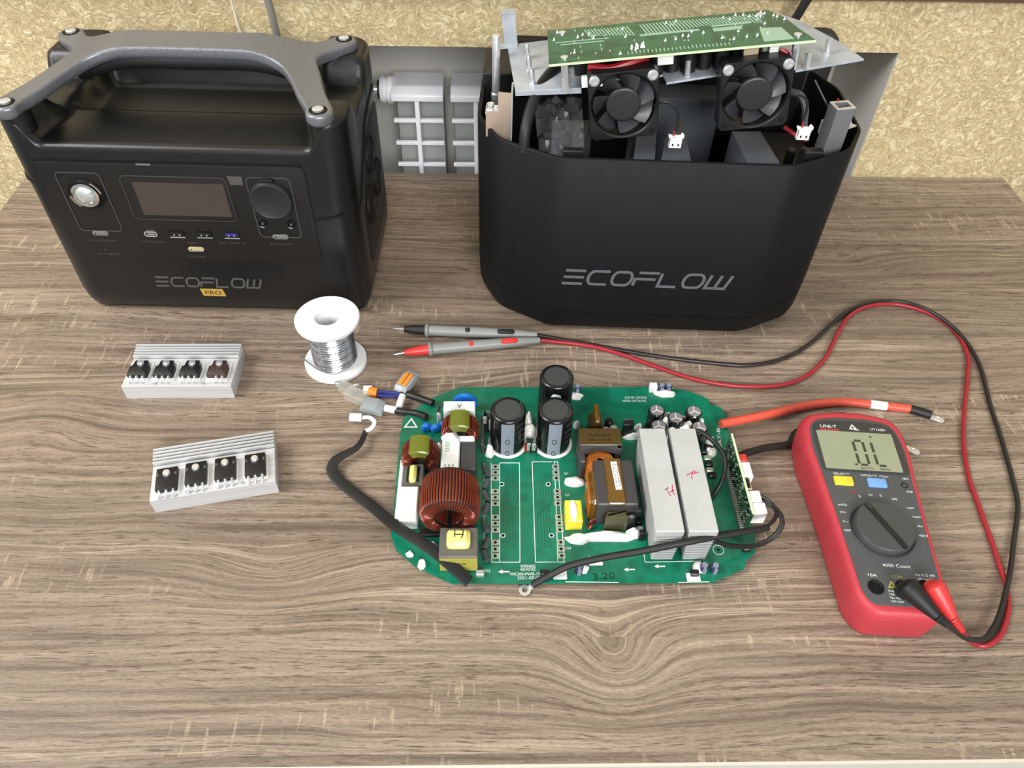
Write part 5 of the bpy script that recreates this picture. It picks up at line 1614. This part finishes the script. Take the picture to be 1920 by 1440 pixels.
for p in [(-0.136, 0.4647, 0.004), (-0.1193, 0.461, 0.006)]:
    b = MB(at(*p, rz=0.4)); b.box(-0.0025, 0.0025, -0.0012, 0.0012, 0, 0.003, 0.0005); part('contact_spring', b, 'bright_metal', cd)

# ---------------------------------------------------------------- two loose heat sinks with transistors
def loose_heatsink(loc, rz, label, spots, dark_last, square):
    hs = thing('heat_sink', label, 'heat sink', loc, (0, 0, rz), group='loose heat sinks with four transistors')
    # extrusion profile across (y, z): ledge in front, ribs behind
    X = Matrix(((0, 0, 1, 0), (1, 0, 0, 0), (0, 1, 0, 0), (0, 0, 0, 1)))
    L = 0.0465
    b = MB(X)
    b.slab([(-0.0205, 0.0), (0.0265, 0.0), (0.0265, 0.0125), (0.0125, 0.0125), (0.0120, 0.0150), (-0.0205, 0.0155)], -L, L, 0.0003, 0.0003)
    part('ledge', b, 'aluminium', hs)
    for k in range(5):
        y = 0.0140 + k * 0.0030
        b = MB(X); b.slab([(y - 0.0007, 0.0120), (y + 0.0007, 0.0120), (y + 0.0006, 0.0178 + 0.0004 * k), (y - 0.0006, 0.0178 + 0.0004 * k)], -L, L, 0.0002, 0.0002)
        part('fin', b, 'aluminium', hs)
    b = MB(X); b.slab([(-0.0212, 0.0), (-0.0204, 0.0), (-0.0204, 0.0150), (-0.0212, 0.0150)], -L, L)
    part('front_flange', b, 'aluminium', hs)
    for x in (-0.019, 0.022):
        b = MB(); b.lathe([(0.0016, 0.0145), (0.0016, 0.0160), (0.0008, 0.0162)], 12, x, -0.0185); part('rivet', b, 'sheet_steel', hs)
    for i, (x, y) in enumerate(spots):
        m = 'transistor_brown' if (dark_last and i == len(spots) - 1) else 'chip_black'
        b = MB(at(x, y, 0.0153))
        b.slab(rrect(0.0180, 0.0215, 0.0004, 1, 0, -0.001), 0.0, 0.0008)
        pad = part('insulator', b, 'white_plastic', hs)
        b = MB(at(x, y, 0.0158))
        if square:
            b.slab(rrect(0.0158, 0.0205, 0.0006, 2, 0, 0.0006), 0.0, 0.0046, 0.0005)
        else:
            b.slab(fillet([(-0.0084, -0.0085), (0.0084, -0.0085), (0.0084, 0.0024), (0.0066, 0.0030), (0.0054, 0.0092), (-0.0054, 0.0092), (-0.0066, 0.0030), (-0.0084, 0.0024)], 0.0004, 2), 0.0, 0.0046, 0.0005)
        t = part('transistor', b, m, hs)
        b = MB(at(x, y + 0.0052, 0.0204)); b.lathe([(0.0031, 0.0), (0.0031, 0.0010), (0.0024, 0.0020), (0.0010, 0.0021)], 16); part('screw', b, 'bright_metal', t)
        if square:
            for sx in (-1, 1):
                b = MB(at(x + sx * 0.0066, y + 0.0045, 0.0203)); b.slab(rrect(0.0016, 0.0030, 0.0005, 2), 0.0, 0.0003); part('tab_notch', b, 'print_grey', t)
        for k, dx in enumerate((-0.0052, 0.0, 0.0052)):
            if dark_last and i == len(spots) - 1 and k == 0: continue
            yb = y - (0.0089 if square else 0.0080)
            b = MB(); b.tube([(x + dx, yb + 0.001, 0.0185), (x + dx, yb - 0.0022, 0.0186), (x + dx, yb - 0.0050, 0.0178), (x + dx - 0.0006, yb - 0.0062, 0.0160)], [0.0012, 0.0012, 0.0009, 0.0007], 6)
            part('lead', b, 'bright_metal', t)
loose_heatsink((-0.2715, 0.473, 0), math.radians(0.6), 'aluminium heat sink with four tapered black transistors, nearer the closed station', [(-0.0349, -0.0036), (-0.0129, -0.0038), (0.0096, -0.0039), (0.0331, -0.0041)], True, False)
loose_heatsink((-0.2175, 0.364, 0), math.radians(11.8), 'aluminium heat sink with four square black transistors, nearer the table front', [(-0.0339, -0.006), (-0.0124, -0.0049), (0.0095, -0.0048), (0.0321, -0.0058)], False, True)

# ---------------------------------------------------------------- solder spool
SP = thing('solder_spool', 'white plastic spool of shiny solder wire standing on the table', 'spool', (-0.1425, 0.4965, 0), (0.0, 0.0, 0.0))
b = MB(); b.lathe([(0.0275, 0.0), (0.0280, 0.0006), (0.0280, 0.0040), (0.0275, 0.0046), (0.0180, 0.0046)], 48)
part('lower_flange', b, 'spool_white', SP)
b = MB()
n = 48
prof = [(0.0098, 0.0080), (0.0098, 0.0545), (0.0110, 0.0560), (0.0272, 0.0560), (0.0280, 0.0552), (0.0280, 0.0522), (0.0274, 0.0514), (0.0150, 0.0514), (0.0150, 0.0046), (0.0098, 0.0046), (0.0098, 0.0080)]
b.rings([[(r * math.cos(2 * PI * k / n), r * math.sin(2 * PI * k / n), z) for k in range(n)] for r, z in prof], False, False)
part('upper_flange', b, 'spool_white', SP)
b = MB(); b.cyl(0, 0, 0.0046, 0.0066, 0.0097, 24); part('hub_floor', b, 'spool_white', SP)
b = MB()
pts = []
turns, wr = 32, 0.00076
for k in range(turns * 20):
    t = k / 20.0
    r = 0.0190 + 0.0002 * math.sin(t * 2.1)
    z = 0.0058 + (0.0450) * t / turns + 0.0005 * math.sin(t * 2 * PI * 0.5)
    pts.append((r * math.cos(2 * PI * t), r * math.sin(2 * PI * t), z))
b.tube(pts, wr, 6)
b.rings([[(0.0184 * math.cos(2 * PI * k / 32), 0.0184 * math.sin(2 * PI * k / 32), z) for k in range(32)] for z in (0.0050, 0.0512)], False, False)
part('solder_winding', b, 'solder_wire_metal', SP, 'wound shiny solder wire')
b = MB(); b.tube([(0.014, -0.014, 0.0068), (0.0, -0.0205, 0.0066), (-0.012, -0.0175, 0.0078), (-0.022, -0.0105, 0.0095), (-0.031, -0.003, 0.0115)], 0.0007, 6, 6)
part('solder_end', b, 'solder_wire_metal', SP)

# ---------------------------------------------------------------- multimeter
MT = thing('multimeter', 'red and grey digital multimeter lying face up on the right of the table', 'multimeter', (0.284, 0.315, 0), (0, 0, math.radians(-4.5)))
ZF = 0.036
bodyo = [(-0.0235, -0.0885), (0.0235, -0.0880), (0.0330, -0.0740), (0.0345, -0.0450), (0.0365, -0.0100), (0.0395, 0.0250), (0.0425, 0.0520), (0.0415, 0.0760), (0.0350, 0.0885), (0.0120, 0.0935), (-0.0120, 0.0935), (-0.0350, 0.0885), (-0.0415, 0.0760), (-0.0425, 0.0520), (-0.0395, 0.0250), (-0.0365, -0.0100), (-0.0345, -0.0450), (-0.0330, -0.0740)]
bodyo = ccw(fillet(bodyo, 0.030, 5))
b = MB()
R = []
for d, z in ((0.0050, 0.0), (0.0028, 0.0015), (0.0015, 0.006), (0.0010, 0.016), (0.0, 0.026), (0.0008, 0.0315), (0.0024, 0.0348), (0.0045, 0.0362), (0.0066, 0.0362)):
    R.append([(p[0], p[1], z) for p in inset(bodyo, d)])
b.rings(R)
hol = part('holster', b, 'meter_red', MT, 'red rubber holster', angle=60)
faceo = ccw(fillet([(-0.0235, -0.0810), (0.0220, -0.0805), (0.0275, -0.0700), (0.0290, -0.0450), (0.0310, -0.0100), (0.0335, 0.0250), (0.0360, 0.0520), (0.0345, 0.0720), (0.0290, 0.0805), (0.0110, 0.0840), (-0.0110, 0.0840), (-0.0290, 0.0805), (-0.0345, 0.0720), (-0.0360, 0.0520), (-0.0335, 0.0250), (-0.0310, -0.0100), (-0.0290, -0.0450), (-0.0275, -0.0700)], 0.020, 4))
b = MB(); b.slab(faceo, 0.030, 0.0368, 0.0006)
fc = part('face_plate', b, 'meter_face', MT, 'dark grey face plate')
FZ = 0.0368
lw = [(-0.0291, 0.0675), (0.0304, 0.0711), (0.0296, 0.0306), (-0.0311, 0.0264)]
b = MB(); b.slab(fillet([(-0.0325, 0.0290), (0.0340, 0.0290), (0.0342, 0.0600), (0.0315, 0.0745), (0.0250, 0.0785), (0.0, 0.0805), (-0.0250, 0.0785), (-0.0315, 0.0745), (-0.0335, 0.0600)], 0.005, 4), 0.034, FZ + 0.0004, 0.0003)
bz = part('display_bezel', b, 'meter_bezel', MT)
b = MB(); b.slab(fillet([(-0.0300, 0.0312), (0.0285, 0.0312), (0.0292, 0.0688), (-0.0302, 0.0688)], 0.0008, 2), 0.036, FZ + 0.0007)
lcd = part('lcd', b, 'lcd_green', MT, 'pale green liquid crystal display')
b = MB(); z = FZ + 0.0008
def seg(pts, w=0.0019): b.stroke(pts, w, z, z + 0.0002)
def dig(x, on):
    h, w = 0.0118, 0.0075
    y0 = 0.0362
    sh = 0.0
    S_ = {'a': [(x + 0.0012, y0 + 2 * h), (x + w - 0.0012, y0 + 2 * h)], 'f': [(x, y0 + 2 * h - 0.0012), (x, y0 + h + 0.0012)], 'b': [(x + w, y0 + 2 * h - 0.0012), (x + w, y0 + h + 0.0012)],
          'e': [(x, y0 + h - 0.0012), (x, y0 + 0.0012)], 'c': [(x + w, y0 + h - 0.0012), (x + w, y0 + 0.0012)], 'd': [(x + 0.0012, y0), (x + w - 0.0012, y0)]}
    for k in on: seg(S_[k])
dig(-0.0035, 'abcdef')
dig(0.0105, 'fed')
seg([(-0.0068, 0.0362), (-0.0052, 0.0362)], 0.0016)
seg([(0.0110, 0.0645), (0.0124, 0.0645)], 0.0014)
b.text('AUTO', 0.0030, 0.0015, 0.0328, z + 0.0001, 0, 0.0095); b.text('MkHz', 0.0030, 0.0150, 0.0328, z + 0.0001, 0, 0.0070)
part('lcd_digits', b, 'lcd_ink', lcd, kind='stuff')
b = MB(); z = FZ + 0.0005
b.text('UNI-T', 0.0046, -0.0195, 0.0732, z, 0, 0.0130); tz = z
b.text('UT136B+', 0.0036, 0.0200, 0.0728, z, 0, 0.0125)
b.stroke([(-0.0025, 0.0722), (0.0025, 0.0722), (0.0, 0.0762)], 0.0009, z - 0.0002, z + 0.0001, True); b.text('MAX', 0.0022, 0.0028, 0.0712, z, 0, 0.004)
for s, x, y, w in (('SELECT', -0.0195, 0.0265, 0.0120), ('HOLD/\u2600 >2sec', 0.0055, 0.0265, 0.0205), ('NPN', 0.0285, 0.0255, 0.0045), ('PNP', 0.0285, 0.0135, 0.0045)):
    b.text(s, 0.0028, x, y, FZ + 0.0002, 0, w)
for s, x, y in (('OFF\u2022', -0.0260, -0.0240), ('V~\u2022', -0.0260, -0.0165), ('V=\u2022', -0.0262, -0.0085), ('mV\u03a9\u2022', -0.0250, -0.0020), ('\u03a9', -0.0105, 0.0065), ('Hz', -0.0020, 0.0085), ('%', 0.0055, 0.0085), ('hFE', 0.0150, 0.0060), ('\u2022uA=', 0.0245, -0.0010), ('\u2022mA=', 0.0270, -0.0085), ('\u2022A=', 0.0270, -0.0165), ('\u2022NCV', 0.0272, -0.0245)):
    b.text(s, 0.0028, x, y, FZ + 0.0002)
b.text('4000 Count', 0.0036, 0.0010, -0.0505, FZ + 0.0002, 0, 0.0190)
b.text('10A', 0.0032, -0.0180, -0.0590, FZ + 0.0002, 0, 0.0060)
b.text('Hz % \u03a9 hFE', 0.0026, 0.0190, -0.0565, FZ + 0.0002, 0, 0.0130); b.text('V\u03a9mA\u00b0C', 0.0028, 0.0180, -0.0598, FZ + 0.0002, 0, 0.0100)
for k, s in enumerate(('Supply', '10A max', 'Max 1000V', 'CAT II 600V')):
    b.text(s, 0.0022, -0.0055, -0.0700 - k * 0.0026, FZ + 0.0002, 0, 0.0085)
part('face_lettering', b, 'print_white', fc, 'white face lettering', kind='stuff')
b = MB(); b.text('COM', 0.0034, -0.0010, -0.0592, FZ + 0.0002, 0, 0.0075); b.stroke([(-0.0085, -0.0672), (-0.0035, -0.0672), (-0.0060, -0.0630)], 0.0009, FZ, FZ + 0.0002, True)
b.text('!', 0.003, -0.006, -0.0657, FZ + 0.0002)
part('yellow_lettering', b, 'tape_olive', fc, kind='stuff')
b = MB(); b.stroke([(-0.0270, 0.0700), (-0.0120, 0.0700)], 0.0012, FZ + 0.0002, FZ + 0.0005); b.text('\u2022)))', 0.003, -0.0150, 0.0105, FZ + 0.0002)
part('red_mark', b, 'probe_red', fc, kind='stuff')
for x, m in ((-0.0195, 'key_yellow'), (0.0055, 'key_blue')):
    b = MB(); b.slab(rrect(0.0140, 0.0078, 0.0008, 3, x, 0.0198), FZ - 0.002, FZ + 0.0018, 0.0006)
    part('key', b, m, MT)
for k in range(8):
    a = 2 * PI * k / 8
    b = MB(); b.cyl(0.0262 + 0.0022 * math.cos(a), 0.0195 + 0.0022 * math.sin(a), FZ - 0.001, FZ + 0.0002, 0.0006, 8)
    part('socket_hole', b, 'deep_black', fc)
# dial
dx, dy = -0.0010, -0.0215
b = MB(); b.lathe([(0.0232, FZ - 0.001), (0.0232, FZ + 0.0003), (0.0224, FZ + 0.0008), (0.0214, FZ + 0.0002)], 48, dx, dy); part('dial_ring', b, 'meter_bezel', MT)
b = MB(); b.lathe([(0.0212, FZ - 0.001), (0.0210, FZ + 0.0048), (0.0200, FZ + 0.0060), (0.0185, FZ + 0.0062)], 48, dx, dy)
dl = part('dial', b, 'meter_dial', MT, 'grey rotary dial')
b = MB(at(dx, dy, 0, rz=math.radians(28))); b.slab(rrect(0.0042, 0.0415, 0.0020, 3), FZ + 0.0055, FZ + 0.0072, 0.0006); part('dial_grip', b, 'chip_black', dl)
b = MB(at(dx, dy, 0, rz=math.radians(28))); b.stroke([(0, 0.0150), (0, 0.0200)], 0.0008, FZ + 0.0070, FZ + 0.0074); part('dial_pointer', b, 'print_grey', dl)
# jacks
JK = [(-0.0175, -0.0680), (0.0010, -0.0668), (0.0165, -0.0655)]
for i, (x, y) in enumerate(JK):
    b = MB(); b.lathe([(0.0054, FZ - 0.001), (0.0054, FZ + 0.0008), (0.0046, FZ + 0.0009), (0.0040, FZ + 0.0002), (0.0026, FZ + 0.0002), (0.0024, FZ + 0.0007), (0.0014, FZ + 0.0007)], 24, x, y)
    part('jack', b, 'deep_black', MT)

# ---------------------------------------------------------------- test leads
def lead(label, col, sleeve_m, plug_a, plug_b, cable, probe, bar_m):
    L = thing('test_lead', label, 'test lead', (probe[1][0], probe[1][1], 0), world=True, group='multimeter test leads')
    b = MB(); b.tube(cable, 0.00195, 10, 7)
    cb = part('cable', b, col, L)
    # angled plug
    a, c = Vector(plug_a), Vector(plug_b)
    d = (c - a)
    b = MB()
    P = [a - d * 0.12, a - d * 0.05, a, a + d * 0.15, a + d * 0.6, a + d * 0.85, c]
    b.sweep(P, [(math.cos(t) * 1.0, math.sin(t) * 0.95) for t in [2 * PI * k / 16 for k in range(16)]], [0.0036, 0.0062, 0.0072, 0.0072, 0.0056, 0.0043, 0.0034])
    pg = part('plug', b, sleeve_m, L)
    b = MB(); b.lathe([(0.0052, 0.0372), (0.0052, a.z - 0.001)], 16, a.x, a.y); part('plug_collar', b, sleeve_m, pg)
    e = Vector(cable[0])
    for k in range(6):
        q = c.lerp(e, (k + 0.3) / 6.0)
        b = MB(Matrix.Translation(q) @ (e - c).to_track_quat('Z', 'Y').to_matrix().to_4x4()); b.lathe([(0.0026, -0.0009), (0.0033 - 0.0001 * k, -0.0006), (0.0033 - 0.0001 * k, 0.0006), (0.0026, 0.0009)], 12)
        part('strain_relief_rib', b, sleeve_m, pg)
    b = MB(); b.tube([tuple(c), tuple(e)], 0.0024, 8); part('strain_relief', b, sleeve_m, pg)
    # probe: needle, coloured nose, flange, grey barrel, tail
    t0, t1, t2, t3 = [Vector(p) for p in probe]
    b = MB(); b.tube([tuple(t0), tuple(t0.lerp(t1, 0.35)), tuple(t1.lerp(t2, 0.2))], [0.0003, 0.0010, 0.0011], 10); part('needle', b, 'bright_metal', L)
    b = MB(); b.tube([tuple(t1), tuple(t1.lerp(t2, 0.25)), tuple(t1.lerp(t2, 0.6)), tuple(t2)], [0.0028, 0.0038, 0.0046, 0.0048], 14); part('nose', b, sleeve_m, L)
    ax = (t3 - t2)
    b = MB(); b.tube([tuple(t2), tuple(t2 + ax * 0.012), tuple(t2 + ax * 0.025), tuple(t2 + ax * 0.04), tuple(t2 + ax * 0.45), tuple(t2 + ax * 0.80), tuple(t2 + ax * 0.92), tuple(t3)], [0.0052, 0.0066, 0.0066, 0.0050, 0.0052, 0.0046, 0.0036, 0.0030], 16)
    br = part('barrel', b, 'probe_grey', L)
    for f0, f1, r in ((0.36, 0.40, 0.0053), (0.66, 0.78, 0.0051)):
        m0, m1 = t2 + ax * f0, t2 + ax * f1
        up = Vector((0, -0.35, 0.94)).normalized()
        q = (m0 + m1) / 2 + up * 0.0034
        b = MB(Matrix.Translation(q) @ Matrix.Rotation(math.atan2(ax.y, ax.x), 4, 'Z') @ Matrix.Rotation(0.36, 4, 'X')); b.slab(rrect((m1 - m0).length * 1.3, 0.0050, 0.0022, 4), 0.0, 0.0019, 0.0008)
        part('finger_inlay', b, bar_m, br)
black_c = [(0.3016, 0.223, 0.034), (0.3114, 0.2227, 0.024), (0.3229, 0.2227, 0.014), (0.334, 0.2238, 0.008), (0.3439, 0.2273, 0.006), (0.3585, 0.2419, 0.0058), (0.3744, 0.264, 0.0058), (0.3866, 0.2826, 0.005), (0.3997, 0.3042, 0.003), (0.4153, 0.3308, 0.0026), (0.4231, 0.3511, 0.0026), (0.4356, 0.4038, 0.0026), (0.4431, 0.4425, 0.0026), (0.455, 0.495, 0.003), (0.4511, 0.534, 0.005), (0.4363, 0.5631, 0.005), (0.4163, 0.5795, 0.003), (0.3899, 0.5814, 0.0026), (0.3595, 0.57, 0.0026), (0.3325, 0.548, 0.0026), (0.3057, 0.5225, 0.0026), (0.2752, 0.5016, 0.0026), (0.2417, 0.4918, 0.0026), (0.2111, 0.4931, 0.0026), (0.1511, 0.5032, 0.0026), (0.0905, 0.5181, 0.003), (0.0431, 0.5291, 0.004)]
red_c = [(0.317, 0.2243, 0.022), (0.3267, 0.2237, 0.01), (0.3355, 0.2231, 0.0026), (0.3439, 0.2227, 0.0026), (0.3569, 0.2307, 0.0026), (0.3701, 0.2486, 0.0026), (0.3766, 0.2653, 0.0026), (0.3793, 0.2826, 0.0026), (0.3826, 0.3045, 0.0026), (0.3869, 0.3384, 0.0026), (0.3913, 0.3681, 0.0026), (0.4027, 0.4038, 0.0026), (0.4199, 0.4424, 0.0026), (0.4361, 0.4749, 0.0026), (0.4495, 0.5066, 0.0026), (0.4502, 0.5381, 0.0026), (0.4368, 0.5618, 0.0026), (0.4089, 0.5767, 0.0026), (0.3776, 0.5741, 0.0026), (0.3528, 0.5589, 0.0026), (0.3302, 0.5285, 0.0026), (0.3125, 0.5018, 0.0026), (0.2909, 0.4804, 0.0026), (0.2663, 0.4677, 0.0026), (0.2354, 0.4644, 0.0026), (0.206, 0.4676, 0.0026), (0.1775, 0.4761, 0.0026), (0.1492, 0.4901, 0.0026), (0.1203, 0.5048, 0.003), (0.0903, 0.516, 0.003), (0.0463, 0.5219, 0.004)]
lead('black test lead with black plug in the meter and black-nosed probe', 'lead_black', 'rubber_black', (0.2775, 0.2445, 0.046), (0.2923, 0.2252, 0.041), black_c, [(-0.0929, 0.5344, 0.0066), (-0.0828, 0.5338, 0.0066), (-0.063, 0.5323, 0.0067), (0.043, 0.5281, 0.005)], 'rubber_black')
lead('red test lead with red plug in the meter and red-nosed probe', 'lead_red', 'probe_red', (0.2957, 0.2448, 0.046), (0.3062, 0.2273, 0.035), red_c, [(-0.0898, 0.4996, 0.0066), (-0.0803, 0.5024, 0.0066), (-0.0585, 0.5066, 0.0067), (0.0452, 0.5209, 0.005)], 'probe_red')
